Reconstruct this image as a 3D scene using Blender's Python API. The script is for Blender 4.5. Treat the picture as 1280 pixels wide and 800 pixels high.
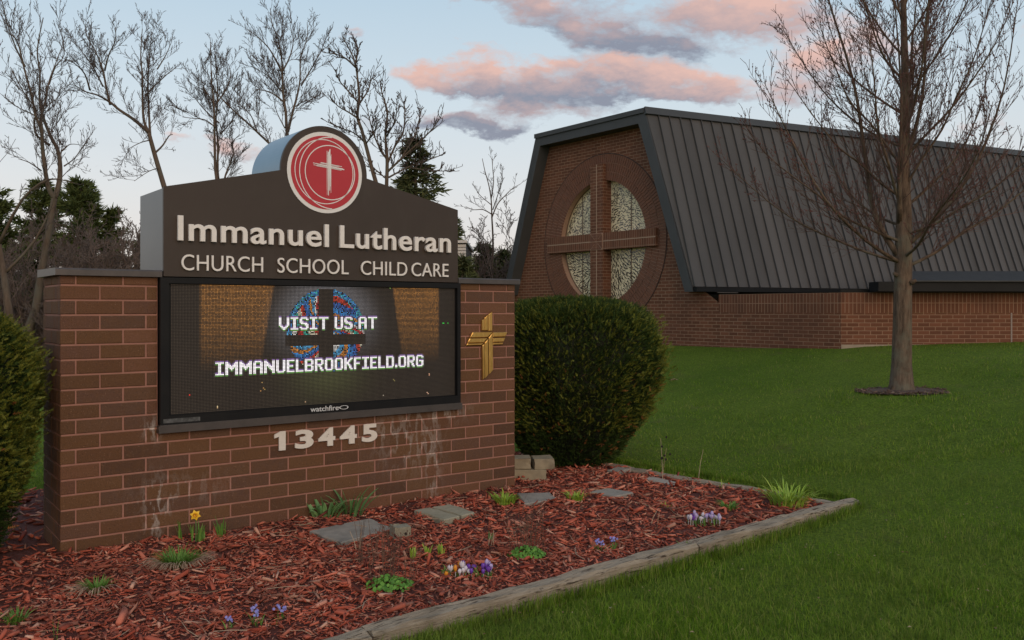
import bpy, bmesh, math, random
import numpy as np
from mathutils import Vector, Matrix, noise

scene = bpy.context.scene
for o in list(bpy.data.objects):
    bpy.data.objects.remove(o)
col = scene.collection
rnd = random.Random(11)
R = math.radians

# ------------------------------------------------------------------ camera
EYE = 1.66
cam_d = bpy.data.cameras.new('camera')
cam_d.sensor_width = 36.0
cam_d.lens = 1115 / 1280 * 36.0
cam_d.shift_y = -14 / 1280
cam_d.clip_start = 0.1
cam_d.clip_end = 2000
cam = bpy.data.objects.new('camera', cam_d)
cam.location = (0, 0, EYE)
cam.rotation_euler = (R(90), 0, 0)
col.objects.link(cam)
scene.camera = cam
scene.render.resolution_x = 1024
scene.render.resolution_y = 640
scene.view_settings.view_transform = 'Standard'
scene.view_settings.look = 'None'
scene.view_settings.exposure = 0.0
scene.view_settings.gamma = 1.0

# ------------------------------------------------------------------ sun: the broad warm afterglow of a sun already down behind the viewer
SUN_ELEV, SUN_AZ = 24.0, 160.0          # azimuth measured clockwise from +Y (the view direction)
sd = bpy.data.lights.new('sun', 'SUN')
sd.energy = 1.15
sd.angle = R(45)
sd.color = (1.0, 0.70, 0.44)
sun = bpy.data.objects.new('sun', sd)
a, e = R(SUN_AZ), R(SUN_ELEV)
to_sun = Vector((math.sin(a) * math.cos(e), math.cos(a) * math.cos(e), math.sin(e)))
sun.rotation_euler = to_sun.to_track_quat('Z', 'Y').to_euler()
sun.location = (-20, -10, 15)
col.objects.link(sun)

# ------------------------------------------------------------------ sky
world = bpy.data.worlds.new('World')
scene.world = world
world.use_nodes = True
wt = world.node_tree
wt.nodes.clear()
WN, WL = wt.nodes, wt.links


def wmath(op, a, b=None, c=None, clamp=False):
    n = WN.new('ShaderNodeMath')
    n.operation = op
    n.use_clamp = clamp
    for i, v in enumerate((a, b, c)):
        if v is None:
            continue
        if isinstance(v, (int, float)):
            n.inputs[i].default_value = v
        else:
            WL.new(v, n.inputs[i])
    return n.outputs[0]


def wmix(fac, c1, c2):
    n = WN.new('ShaderNodeMix')
    n.data_type = 'RGBA'
    if isinstance(fac, (int, float)):
        n.inputs[0].default_value = fac
    else:
        WL.new(fac, n.inputs[0])
    for s, v in ((6, c1), (7, c2)):
        if isinstance(v, tuple):
            n.inputs[s].default_value = (*v, 1)
        else:
            WL.new(v, n.inputs[s])
    return n.outputs[2]


tc = WN.new('ShaderNodeTexCoord')
sep = WN.new('ShaderNodeSeparateXYZ')
WL.new(tc.outputs['Generated'], sep.inputs[0])
sky = WN.new('ShaderNodeTexSky')
sky.sky_type = 'NISHITA'
sky.sun_disc = False
sky.sun_elevation = R(SUN_ELEV)
sky.sun_rotation = R(SUN_AZ)
sky.dust_density = 1.0
sky.ozone_density = 1.5
# twilight gradient with elevation (what a dusk sky does): peach haze low, pale blue above
ramp = WN.new('ShaderNodeValToRGB')
el = ramp.color_ramp.elements
el[0].position = 0.0
el[0].color = (0.84, 0.70, 0.62, 1)
el[1].position = 1.0
el[1].color = (0.40, 0.50, 0.62, 1)
for p, c in ((0.05, (0.86, 0.76, 0.71)), (0.13, (0.80, 0.80, 0.795)), (0.22, (0.70, 0.79, 0.84)), (0.33, (0.55, 0.70, 0.81)), (0.6, (0.44, 0.57, 0.71))):
    k = el.new(p)
    k.color = (*c, 1)
WL.new(wmath('MAXIMUM', sep.outputs[2], 0.0), ramp.inputs[0])
nish = WN.new('ShaderNodeVectorMath')
nish.operation = 'SCALE'
WL.new(sky.outputs[0], nish.inputs[0])
nish.inputs['Scale'].default_value = 0.10
base_sky = wmix(0.85, nish.outputs[0], ramp.outputs[0])

# clouds: patches at fixed bearings, their edges broken up by noise
U = wmath('DIVIDE', sep.outputs[0], wmath('MAXIMUM', sep.outputs[1], 0.05))
V = wmath('DIVIDE', sep.outputs[2], wmath('MAXIMUM', sep.outputs[1], 0.05))
front = wmath('GREATER_THAN', sep.outputs[1], 0.06)
comb = WN.new('ShaderNodeCombineXYZ')
WL.new(U, comb.inputs[0])
WL.new(wmath('MULTIPLY', V, 1.9), comb.inputs[1])


def wnoise(scale, detail, rough, off=0.0):
    n = WN.new('ShaderNodeTexNoise')
    n.inputs['Scale'].default_value = scale
    n.inputs['Detail'].default_value = detail
    n.inputs['Roughness'].default_value = rough
    if off:
        m = WN.new('ShaderNodeVectorMath')
        m.operation = 'ADD'
        WL.new(comb.outputs[0], m.inputs[0])
        m.inputs[1].default_value = (off, off * 0.7, off * 1.3)
        WL.new(m.outputs[0], n.inputs['Vector'])
    else:
        WL.new(comb.outputs[0], n.inputs['Vector'])
    return n.outputs[0]


n1 = wnoise(9, 7, 0.62)
n2 = wnoise(9, 7, 0.62, 3.1)
n3 = wnoise(21, 8, 0.64, 7.7)
Uw = wmath('ADD', U, wmath('MULTIPLY', wmath('SUBTRACT', n1, 0.5), 0.15))
Vw = wmath('ADD', V, wmath('MULTIPLY', wmath('SUBTRACT', n2, 0.5), 0.085))
# bearing u, height v, half width, half height, opacity, pinkness
CLOUDS = [
    (-0.112, .270, .040, .020, 1.0, 1.0), (-0.060, .272, .050, .020, 1.0, 1.0), (-0.010, .266, .045, .013, .8, .75), (0.050, .272, .045, .014, .9, .8),
    (0.115, .266, .045, .013, .9, .9), (0.175, .262, .058, .015, 1.0, .9), (0.225, .250, .034, .014, .9, .8),
    (-0.040, .252, .050, .010, .9, .3), (0.030, .246, .060, .014, 1.1, .05), (0.095, .244, .060, .013, 1.0, .15), (0.190, .242, .050, .011, .9, .4),
    (-0.075, .208, .065, .012, 1.3, .0), (-0.020, .203, .050, .009, 1.0, .0),
    (0.125, .303, .062, .019, 1.3, .03), (0.085, .320, .028, .011, .7, .8), (0.185, .290, .050, .012, 1.0, .08),
    (0.060, 0.245, .050, .012, .8, .05), (-.03, .258, .03, .009, .7, .1), (0.040, .340, .080, .021, 1.1, .4), (0.030, .318, .045, .010, .6, .25), (-0.04, .345, .04, .008, .4, .4),
    (0.215, .338, .060, .024, 1.1, .55), (0.270, .325, .060, .022, 1.0, .8), (0.310, .345, .050, .020, .8, .8),
    (0.345, .275, .055, .030, 1.0, .9), (0.400, .310, .040, .020, .8, .9), (0.450, .290, .035, .014, .5, .7), (0.30, .242, .050, .020, .7, .6),
    (0.050, .222, .050, .011, .75, .6), (0.000, .228, .045, .008, .55, .3), (-0.190, .308, .025, .009, .75, .75),
    (-0.372, .193, .022, .0065, .55, .8), (-0.300, .186, .045, .011, .75, .65), (-0.335, .190, .016, .004, .4, .8),
    (-0.045, .094, .018, .004, .6, .3), (0.52, .20, .06, .02, .4, .7), (-.7, .25, .09, .015, .6, .8), (.75, .3, .12, .03, .7, .8), (-.2, .5, .2, .03, .6, .5), (.3, .55, .25, .04, .7, .5)]
dens = None
pinks = None
for (u0, v0, aw, bh, op, pk) in CLOUDS:
    du = wmath('MULTIPLY', wmath('SUBTRACT', Uw, u0), 1 / aw)
    dv = wmath('MULTIPLY', wmath('SUBTRACT', Vw, v0), 1 / bh)
    rr = wmath('ADD', wmath('MULTIPLY', du, du), wmath('MULTIPLY', dv, dv))
    g = wmath('MULTIPLY', wmath('POWER', 2.718, wmath('MULTIPLY', rr, -1.0)), op)
    # sun-lit side of each cloud faces up and left
    lit = wmath('ADD', pk, wmath('MULTIPLY', wmath('SUBTRACT', wmath('MULTIPLY', dv, 1.0), wmath('MULTIPLY', du, .3)), .42))
    gp = wmath('MULTIPLY', g, lit)
    dens = g if dens is None else wmath('ADD', dens, g)
    pinks = gp if pinks is None else wmath('ADD', pinks, gp)
pink = wmath('DIVIDE', pinks, wmath('ADD', dens, 0.001))
pink = wmath('ADD', pink, wmath('MULTIPLY', wmath('SUBTRACT', n3, 0.54), 1.1), clamp=True)
dd = wmath('MULTIPLY', wmath('SUBTRACT', wmath('ADD', wmath('MINIMUM', dens, 1.05), wmath('MULTIPLY', wmath('SUBTRACT', n3, 0.5), 2.0)), 0.36), 1.5, clamp=True)
dd = wmath('MULTIPLY', dd, front)
# thin high cloud all round
vm = WN.new('ShaderNodeVectorMath')
vm.operation = 'MULTIPLY'
WL.new(tc.outputs['Generated'], vm.inputs[0])
vm.inputs[1].default_value = (2.2, 2.2, 8.0)
nn = WN.new('ShaderNodeTexNoise')
nn.inputs['Scale'].default_value = 1.7
nn.inputs['Detail'].default_value = 8
nn.inputs['Roughness'].default_value = 0.6
WL.new(vm.outputs[0], nn.inputs['Vector'])
wisp = wmath('MULTIPLY', wmath('SUBTRACT', nn.outputs[0], 0.52), 1.6, clamp=True)
cloud_col = wmix(pink, (0.25, 0.27, 0.345), (0.79, 0.50, 0.425))
sky1 = wmix(wmath('MULTIPLY', wisp, 0.55), base_sky, (0.62, 0.66, 0.70))
sky2 = wmix(wmath('MULTIPLY', dd, 0.92), sky1, cloud_col)
bg = WN.new('ShaderNodeBackground')
WL.new(sky2, bg.inputs[0])
bg.inputs[1].default_value = 1.0
wo = WN.new('ShaderNodeOutputWorld')
WL.new(bg.outputs[0], wo.inputs[0])


# ------------------------------------------------------------------ helpers
def tag(o, label=None, cat=None, group=None, kind=None):
    for k, v in (('label', label), ('category', cat), ('group', group), ('kind', kind)):
        if v:
            o[k] = v
    return o


def empty(name, loc=(0, 0, 0), rz=0.0):
    o = bpy.data.objects.new(name, None)
    o.location = loc
    o.rotation_euler = (0, 0, rz)
    o.empty_display_size = .2
    col.objects.link(o)
    return o


def mesh(name, verts, faces, mat=None, smooth=False):
    me = bpy.data.meshes.new(name)
    me.from_pydata([tuple(v) for v in verts], [], faces)
    if mat:
        me.materials.append(mat)
    if smooth:
        me.polygons.foreach_set('use_smooth', [True] * len(me.polygons))
    me.update()
    return me


def put(name, me, parent=None, loc=(0, 0, 0), rot=(0, 0, 0), scale=None):
    o = bpy.data.objects.new(name, me)
    o.location = loc
    o.rotation_euler = rot
    if scale:
        o.scale = scale
    if parent:
        o.parent = parent
    col.objects.link(o)
    return o


def np_mesh(name, verts, faces, mat=None, smooth=False):
    """verts (N,3), faces (M,k) numpy arrays"""
    me = bpy.data.meshes.new(name)
    n, m, k = len(verts), len(faces), faces.shape[1]
    me.vertices.add(n)
    me.vertices.foreach_set('co', np.asarray(verts, dtype=np.float32).ravel())
    me.loops.add(m * k)
    me.loops.foreach_set('vertex_index', np.asarray(faces, dtype=np.int32).ravel())
    me.polygons.add(m)
    me.polygons.foreach_set('loop_start', np.arange(0, m * k, k, dtype=np.int32))
    me.polygons.foreach_set('loop_total', np.full(m, k, dtype=np.int32))
    if smooth:
        me.polygons.foreach_set('use_smooth', np.ones(m, dtype=bool))
    me.update(calc_edges=True)
    me.validate()
    if mat:
        me.materials.append(mat)
    return me


class Geo:
    """collects shapes into one vertex / face list"""

    def __init__(self):
        self.v, self.f = [], []

    def quadbox(self, x0, x1, y0, y1, z0, z1):
        b = len(self.v)
        self.v += [(x0, y0, z0), (x1, y0, z0), (x1, y1, z0), (x0, y1, z0), (x0, y0, z1), (x1, y0, z1), (x1, y1, z1), (x0, y1, z1)]
        self.f += [tuple(b + i for i in q) for q in ((0, 3, 2, 1), (4, 5, 6, 7), (0, 1, 5, 4), (1, 2, 6, 5), (2, 3, 7, 6), (3, 0, 4, 7))]

    def poly_prism(self, pts, y0, y1, axis='y', bevel=0.0):
        """pts: 2-D outline; front at y0, back at y1 (axis y: pts are x,z)"""
        n = len(pts)
        b = len(self.v)
        if axis == 'y':
            self.v += [(p[0], y0, p[1]) for p in pts] + [(p[0], y1, p[1]) for p in pts]
        else:
            self.v += [(p[0], p[1], y0) for p in pts] + [(p[0], p[1], y1) for p in pts]
        self.f.append(tuple(range(b, b + n)))
        self.f.append(tuple(range(b + 2 * n - 1, b + n - 1, -1)))
        for i in range(n):
            j = (i + 1) % n
            self.f.append((b + i, b + n + i, b + n + j, b + j))

    def face(self, pts):
        b = len(self.v)
        self.v += [tuple(p) for p in pts]
        self.f.append(tuple(range(b, b + len(pts))))

    def tube(self, pts, radii, n=6, cap=True):
        b = len(self.v)
        up = Vector((0.31, 0.87, 0.38))
        m = len(pts)
        P = [Vector(p) for p in pts]
        for i in range(m):
            d = (P[min(i + 1, m - 1)] - P[max(i - 1, 0)])
            if d.length < 1e-9:
                d = Vector((0, 0, 1))
            d.normalize()
            s = d.cross(up)
            if s.length < 1e-3:
                s = d.cross(Vector((1, 0, 0)))
            s.normalize()
            t = s.cross(d)
            for k in range(n):
                an = 2 * math.pi * k / n
                q = P[i] + (s * math.cos(an) + t * math.sin(an)) * radii[i]
                self.v.append((q.x, q.y, q.z))
        for i in range(m - 1):
            for k in range(n):
                k2 = (k + 1) % n
                self.f.append((b + i * n + k, b + i * n + k2, b + (i + 1) * n + k2, b + (i + 1) * n + k))
        if cap:
            self.f.append(tuple(b + (m - 1) * n + k for k in range(n)))
            self.f.append(tuple(b + k for k in range(n - 1, -1, -1)))

    def obj(self, name, mat, parent=None, smooth=False, loc=(0, 0, 0), rot=(0, 0, 0)):
        me = mesh(name, self.v, self.f, mat, smooth)
        return put(name, me, parent, loc, rot)


# ------------------------------------------------------------------ materials
def new_mat(name):
    m = bpy.data.materials.new(name)
    m.use_nodes = True
    nt = m.node_tree
    bsdf = nt.nodes['Principled BSDF']
    return m, nt, bsdf


def N(nt, typ, **kw):
    n = nt.nodes.new(typ)
    for k, v in kw.items():
        if k in n.inputs:
            n.inputs[k].default_value = v
        else:
            setattr(n, k, v)
    return n


def mixc(nt, fac, a, b, mode='MIX'):
    n = nt.nodes.new('ShaderNodeMix')
    n.data_type = 'RGBA'
    n.blend_type = mode
    for s, v in ((0, fac), (6, a), (7, b)):
        if isinstance(v, (int, float)):
            n.inputs[s].default_value = v
        elif isinstance(v, tuple):
            n.inputs[s].default_value = (*v, 1)
        else:
            nt.links.new(v, n.inputs[s])
    return n.outputs[2]


def mth(nt, op, a, b=None, c=None, clamp=False):
    n = nt.nodes.new('ShaderNodeMath')
    n.operation = op
    n.use_clamp = clamp
    for i, v in enumerate((a, b, c)):
        if v is None:
            continue
        if isinstance(v, (int, float)):
            n.inputs[i].default_value = v
        else:
            nt.links.new(v, n.inputs[i])
    return n.outputs[0]


def ramp_fac(nt, val, lo, hi):
    n = nt.nodes.new('ShaderNodeMapRange')
    n.clamp = True
    nt.links.new(val, n.inputs[0])
    n.inputs[1].default_value = lo
    n.inputs[2].default_value = hi
    return n.outputs[0]


def noise_node(nt, scale, detail=4, rough=.55, vec=None, stretch=None):
    n = N(nt, 'ShaderNodeTexNoise')
    n.inputs['Scale'].default_value = scale
    n.inputs['Detail'].default_value = detail
    n.inputs['Roughness'].default_value = rough
    if vec is None:
        g = N(nt, 'ShaderNodeNewGeometry')
        vec = g.outputs['Position']
    if stretch:
        m = N(nt, 'ShaderNodeVectorMath', operation='MULTIPLY')
        nt.links.new(vec, m.inputs[0])
        m.inputs[1].default_value = stretch
        vec = m.outputs[0]
    nt.links.new(vec, n.inputs['Vector'])
    return n.outputs[0]


def bump(nt, bsdf, height, strength=.4, dist=.01):
    b = N(nt, 'ShaderNodeBump')
    b.inputs['Strength'].default_value = strength
    b.inputs['Distance'].default_value = dist
    nt.links.new(height, b.inputs['Height'])
    nt.links.new(b.outputs[0], bsdf.inputs['Normal'])


def simple_mat(name, c1, c2=None, rough=.7, scale=30, metal=0.0, bump_s=.0, bump_scale=200, spec=.5, stretch=None, dirt=None):
    m, nt, b = new_mat(name)
    b.inputs['Roughness'].default_value = rough
    b.inputs['Metallic'].default_value = metal
    b.inputs['Specular IOR Level'].default_value = spec
    c2 = c2 or tuple(x * .8 for x in c1)
    n = noise_node(nt, scale, 5, .6, stretch=stretch)
    c = mixc(nt, ramp_fac(nt, n, .3, .7), c1, c2)
    if dirt:
        d = noise_node(nt, 3.1, 6, .65)
        c = mixc(nt, ramp_fac(nt, d, .5, .75), c, dirt)
    nt.links.new(c, b.inputs['Base Color'])
    if bump_s:
        bump(nt, b, noise_node(nt, bump_scale, 3, .6, stretch=stretch), bump_s, .004)
    return m


def island_mat(name, cols, rough=.8, patch=None, patch_scale=.6, spec=.3, translucent=0.0, fine=False):
    """a colour per separate piece (blade, chip, leaf) from a ramp, optionally shifted in patches over the ground"""
    m, nt, b = new_mat(name)
    b.inputs['Roughness'].default_value = rough
    b.inputs['Specular IOR Level'].default_value = spec
    g = N(nt, 'ShaderNodeNewGeometry')
    r = N(nt, 'ShaderNodeValToRGB')
    es = r.color_ramp.elements
    es[0].position, es[0].color = 0.0, (*cols[0], 1)
    es[1].position, es[1].color = 1.0, (*cols[-1], 1)
    for i, c in enumerate(cols[1:-1]):
        k = es.new((i + 1) / (len(cols) - 1))
        k.color = (*c, 1)
    nt.links.new(g.outputs['Random Per Island'], r.inputs[0])
    c = r.outputs[0]
    if patch:
        f = noise_node(nt, patch_scale, 5, .6)
        c = mixc(nt, ramp_fac(nt, f, .42, .68), c, mixc(nt, .65, c, patch))
        if fine:
            f2 = noise_node(nt, 4.5, 5, .65)
            c = mixc(nt, ramp_fac(nt, f2, .48, .66), c, mixc(nt, .45, c, (.030, .062, .006)))
    nt.links.new(c, b.inputs['Base Color'])
    if translucent:
        b.inputs['Subsurface Weight'].default_value = 0
        t = N(nt, 'ShaderNodeBsdfTranslucent')
        nt.links.new(c, t.inputs[0])
        mx = N(nt, 'ShaderNodeMixShader')
        mx.inputs[0].default_value = translucent
        out = nt.nodes['Material Output']
        nt.links.new(b.outputs[0], mx.inputs[1])
        nt.links.new(t.outputs[0], mx.inputs[2])
        nt.links.new(mx.outputs[0], out.inputs[0])
    return m

# ------------------------------------------------------------------ ground
def bez(x, xs, ys):
    return np.interp(x, xs, ys)


LAWN_P = np.array([-80, 5.0, 6.25, 7.4, 9.0, 10.6, 12.12, 12.6, 15.2, 20, 40, 300])
LAWN_Z = np.array([-.05, -.05, -.02, .10, .32, .58, .86, 1.0, 1.10, 1.15, 1.2, 1.2])


def lawn_z(x, y):
    p = .85 * np.asarray(x) + .527 * np.asarray(y)
    # smoothed ramp
    z = sum(np.interp(p + d, LAWN_P, LAWN_Z) for d in (-.6, -.3, 0, .3, .6)) / 5
    # the ground is level round the foot of the lawn tree
    w = np.exp(-(((np.asarray(x) - 5.11) / 1.0) ** 2 + ((np.asarray(y) - 11.7) / .9) ** 2) ** 2)
    z = z * (1 - w) + .575 * w
    return z


# corners of the planting bed
BED = [(2.78, 7.53), (1.20, 9.25), (.20, 10.45), (-4.9, 7.9), (-7.5, 5.6), (-5.2, 1.3), (-2.66, 2.91)]


def in_poly(x, y, poly):
    x = np.asarray(x)
    y = np.asarray(y)
    ins = np.zeros(x.shape, bool)
    n = len(poly)
    for i in range(n):
        x1, y1 = poly[i]
        x2, y2 = poly[(i + 1) % n]
        c = ((y1 > y) != (y2 > y)) & (x < (x2 - x1) * (y - y1) / (y2 - y1 + 1e-12) + x1)
        ins ^= c
    return ins


def bed_z(x, y):
    return .012 * np.sin(x * 5.1 + y * 2.3) * np.sin(y * 4.3 - x * 1.7) + .010 * np.sin(x * 11 + 1.3) * np.sin(y * 9.7)


# lawn material: several greens in drifting patches, thin worn spots
m_lawn, nt, b = new_mat('lawn_turf')
b.inputs['Roughness'].default_value = .95
b.inputs['Specular IOR Level'].default_value = .15
c = mixc(nt, ramp_fac(nt, noise_node(nt, .55, 6, .62), .35, .68), (.110, .180, .013), (.175, .245, .026))
c = mixc(nt, ramp_fac(nt, noise_node(nt, 38, 4, .7), .35, .7), c, (.034, .060, .006))
c = mixc(nt, mth(nt, 'MULTIPLY', ramp_fac(nt, noise_node(nt, 1.9, 7, .7), .56, .74), .6), c, (.13, .11, .045))
nt.links.new(c, b.inputs['Base Color'])
bump(nt, b, noise_node(nt, 90, 4, .7), .8, .03)

xs = np.concatenate([[-300, -120, -60, -30], np.arange(-20, 24.1, .4), [32, 60, 120, 300]])
ys = np.concatenate([[-60, -20, -5], np.arange(0, 34.1, .4), [42, 60, 100, 200, 700]])
gx, gy = np.meshgrid(xs, ys)
gz = lawn_z(gx, gy)
gz = gz + .02 * np.sin(gx * .9 + .3) * np.sin(gy * .8) * (gy > 4)
gz = np.where(in_poly(gx, gy, [(p[0] * 1.0, p[1]) for p in BED]), gz - .06, gz)
V_ = np.stack([gx.ravel(), gy.ravel(), gz.ravel()], 1)
nx, ny = len(xs), len(ys)
idx = np.arange(nx * ny).reshape(ny, nx)
F_ = np.stack([idx[:-1, :-1].ravel(), idx[:-1, 1:].ravel(), idx[1:, 1:].ravel(), idx[1:, :-1].ravel()], 1)
tag(put('lawn_ground', np_mesh('lawn_ground', V_, F_, m_lawn, True)), kind='structure')

# mulch bed sheet
m_mulch, nt, b = new_mat('mulch_fines')
b.inputs['Roughness'].default_value = .95
c = mixc(nt, ramp_fac(nt, noise_node(nt, 60, 5, .7), .3, .7), (.06, .014, .009), (.16, .034, .021))
nt.links.new(c, b.inputs['Base Color'])
bump(nt, b, noise_node(nt, 70, 4, .7), 1.0, .02)
bx = np.arange(-7.6, 3.0, .1)
by = np.arange(1.2, 10.6, .1)
gx, gy = np.meshgrid(bx, by)
V_ = np.stack([gx.ravel(), gy.ravel(), bed_z(gx, gy).ravel()], 1)
nx, ny = len(bx), len(by)
idx = np.arange(nx * ny).reshape(ny, nx)
F_ = np.stack([idx[:-1, :-1].ravel(), idx[:-1, 1:].ravel(), idx[1:, 1:].ravel(), idx[1:, :-1].ravel()], 1)
cx, cy = (gx[:-1, :-1] + .05).ravel(), (gy[:-1, :-1] + .05).ravel()
F_ = F_[in_poly(cx, cy, BED)]
tag(put('mulch_bed', np_mesh('mulch_bed', V_, F_, m_mulch, True)), kind='structure')

# ------------------------------------------------------------------ the sign: brick base
SIGN_LOC = (-3.04, 6.0, 0.0)
SIGN_ROT = math.atan2(.604, .797)
LEN, DEP = 3.85, .60

sign = empty('brick_sign_base', SIGN_LOC, SIGN_ROT)
tag(sign, 'long dark brown brick wall carrying the church sign, flat metal cap at each end', 'brick wall')


def sign_coords(nt):
    t = N(nt, 'ShaderNodeTexCoord')
    t.object = sign
    return t.outputs['Object']


def stain_mask(nt):
    """white lime bloom on the brick: two weeping areas and a few runs"""
    co = sign_coords(nt)
    sp = N(nt, 'ShaderNodeSeparateXYZ')
    nt.links.new(co, sp.inputs[0])
    tot = None
    for (s0, z0, a, h, w) in ((.62, .20, .07, .20, .9), (.60, .80, .06, .07, 1.0), (.80, .33, .28, .12, .32), (2.72, .52, .28, .22, .5), (3.02, .74, .26, .07, .7), (2.95, .25, .07, .30, .6), (2.45, .62, .16, .10, .35)):
        du = mth(nt, 'MULTIPLY', mth(nt, 'SUBTRACT', sp.outputs[0], s0), 1 / a)
        dv = mth(nt, 'MULTIPLY', mth(nt, 'SUBTRACT', sp.outputs[2], z0), 1 / h)
        r2 = mth(nt, 'ADD', mth(nt, 'MULTIPLY', du, du), mth(nt, 'MULTIPLY', dv, dv))
        g = mth(nt, 'MULTIPLY', mth(nt, 'POWER', 2.718, mth(nt, 'MULTIPLY', r2, -1)), w)
        tot = g if tot is None else mth(nt, 'ADD', tot, g)
    n = noise_node(nt, 5.5, 5, .58, co, (1.7, 1, .6))
    n2 = noise_node(nt, 45, 5, .7, co)
    v = mth(nt, 'ADD', n, mth(nt, 'MULTIPLY', mth(nt, 'SUBTRACT', n2, .5), .14))
    ridge = mth(nt, 'SUBTRACT', 1.0, mth(nt, 'MULTIPLY', mth(nt, 'ABSOLUTE', mth(nt, 'SUBTRACT', v, .5)), 17.0), clamp=True)
    blot = ramp_fac(nt, v, .58, .80)
    return mth(nt, 'MULTIPLY', tot, mth(nt, 'ADD', mth(nt, 'MULTIPLY', ridge, .95), mth(nt, 'MULTIPLY', blot, .45)), clamp=True)


m_brick, nt, b = new_mat('brown_brick')
b.inputs['Roughness'].default_value = .82
b.inputs['Specular IOR Level'].default_value = .3
oi = N(nt, 'ShaderNodeObjectInfo')
rr = N(nt, 'ShaderNodeValToRGB')
es = rr.color_ramp.elements
es[0].position, es[0].color = 0, (.078, .039, .026, 1)
es[1].position, es[1].color = 1, (.178, .080, .046, 1)
for p, c in ((.2, (.125, .059, .027)), (.4, (.148, .072, .034)), (.55, (.106, .056, .038)), (.7, (.135, .061, .039)), (.85, (.114, .052, .025))):
    k = es.new(p)
    k.color = (*c, 1)
nt.links.new(oi.outputs['Random'], rr.inputs[0])
c = mixc(nt, ramp_fac(nt, noise_node(nt, 26, 5, .65), .3, .75), rr.outputs[0], mixc(nt, .5, rr.outputs[0], (.135, .058, .019)))
sp_ = noise_node(nt, 160, 3, .6)
c = mixc(nt, ramp_fac(nt, sp_, .58, .70), c, (.040, .022, .015))
c = mixc(nt, mth(nt, 'MULTIPLY', ramp_fac(nt, noise_node(nt, 130, 3, .6), .60, .72), .55), c, (.30, .19, .13))
c = mixc(nt, mth(nt, 'MULTIPLY', stain_mask(nt), .55), c, (.55, .50, .46))
nt.links.new(c, b.inputs['Base Color'])
bump(nt, b, noise_node(nt, 85, 5, .7), .8, .006)

m_mortar, nt, b = new_mat('pink_mortar')
b.inputs['Roughness'].default_value = .95
c = mixc(nt, ramp_fac(nt, noise_node(nt, 14, 6, .7), .3, .7), (.37, .175, .128), (.29, .14, .104))
c = mixc(nt, mth(nt, 'MULTIPLY', stain_mask(nt), .9), c, (.72, .66, .60))
nt.links.new(c, b.inputs['Base Color'])
bump(nt, b, noise_node(nt, 150, 4, .65), .5, .003)

m_darkmetal = simple_mat('bronze_metal_cap', (.115, .095, .088), (.085, .072, .068), .42, 8, .55, .05, 60)
m_black = simple_mat('black_housing', (.008, .008, .009), (.013, .012, .012), .5, 6, 0, .03, 200, spec=.18)

# mortar core
g = Geo()
top = 1.885
for a_, b_, z0, z1 in ((0, LEN, -.25, .77), (0, .6326, .77, top), (3.215, LEN, .77, top)):
    g.quadbox(a_ + .006 if a_ == 0 else a_, b_ - .006 if b_ == LEN else b_, .006, DEP - .006, z0, z1)
g.obj('mortar', m_mortar, sign)

bm_cache = {}


def brick_mesh(l, d, h):
    key = (round(l, 3), round(d, 3), round(h, 3))
    if key in bm_cache:
        return bm_cache[key]
    c = .004
    lx, ly, lz = key
    v = [(c, 0, c), (lx - c, 0, c), (lx - c, 0, lz - c), (c, 0, lz - c)]
    v += [(0, c, 0), (lx, c, 0), (lx, c, lz), (0, c, lz)]
    v += [(0, ly, 0), (lx, ly, 0), (lx, ly, lz), (0, ly, lz)]
    f = [(0, 1, 2, 3)]
    for a0 in (0, 4):
        for i in range(4):
            j = (i + 1) % 4
            f.append((a0 + i, a0 + 4 + i, a0 + 4 + j, a0 + j))
    f.append((11, 10, 9, 8))
    bm_cache[key] = mesh('brick', v, f, m_brick)
    return bm_cache[key]


def lay(x0, x1, z0, z1, y0, d):
    if x1 - x0 < .02 or z1 - z0 < .012:
        return
    j = rnd.uniform(-.0012, .0012)
    o = put('brick', brick_mesh(x1 - x0, d, z1 - z0), sign, (x0, y0 + j, z0), (rnd.uniform(-.004, .004), rnd.uniform(-.003, .003), 0))


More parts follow.
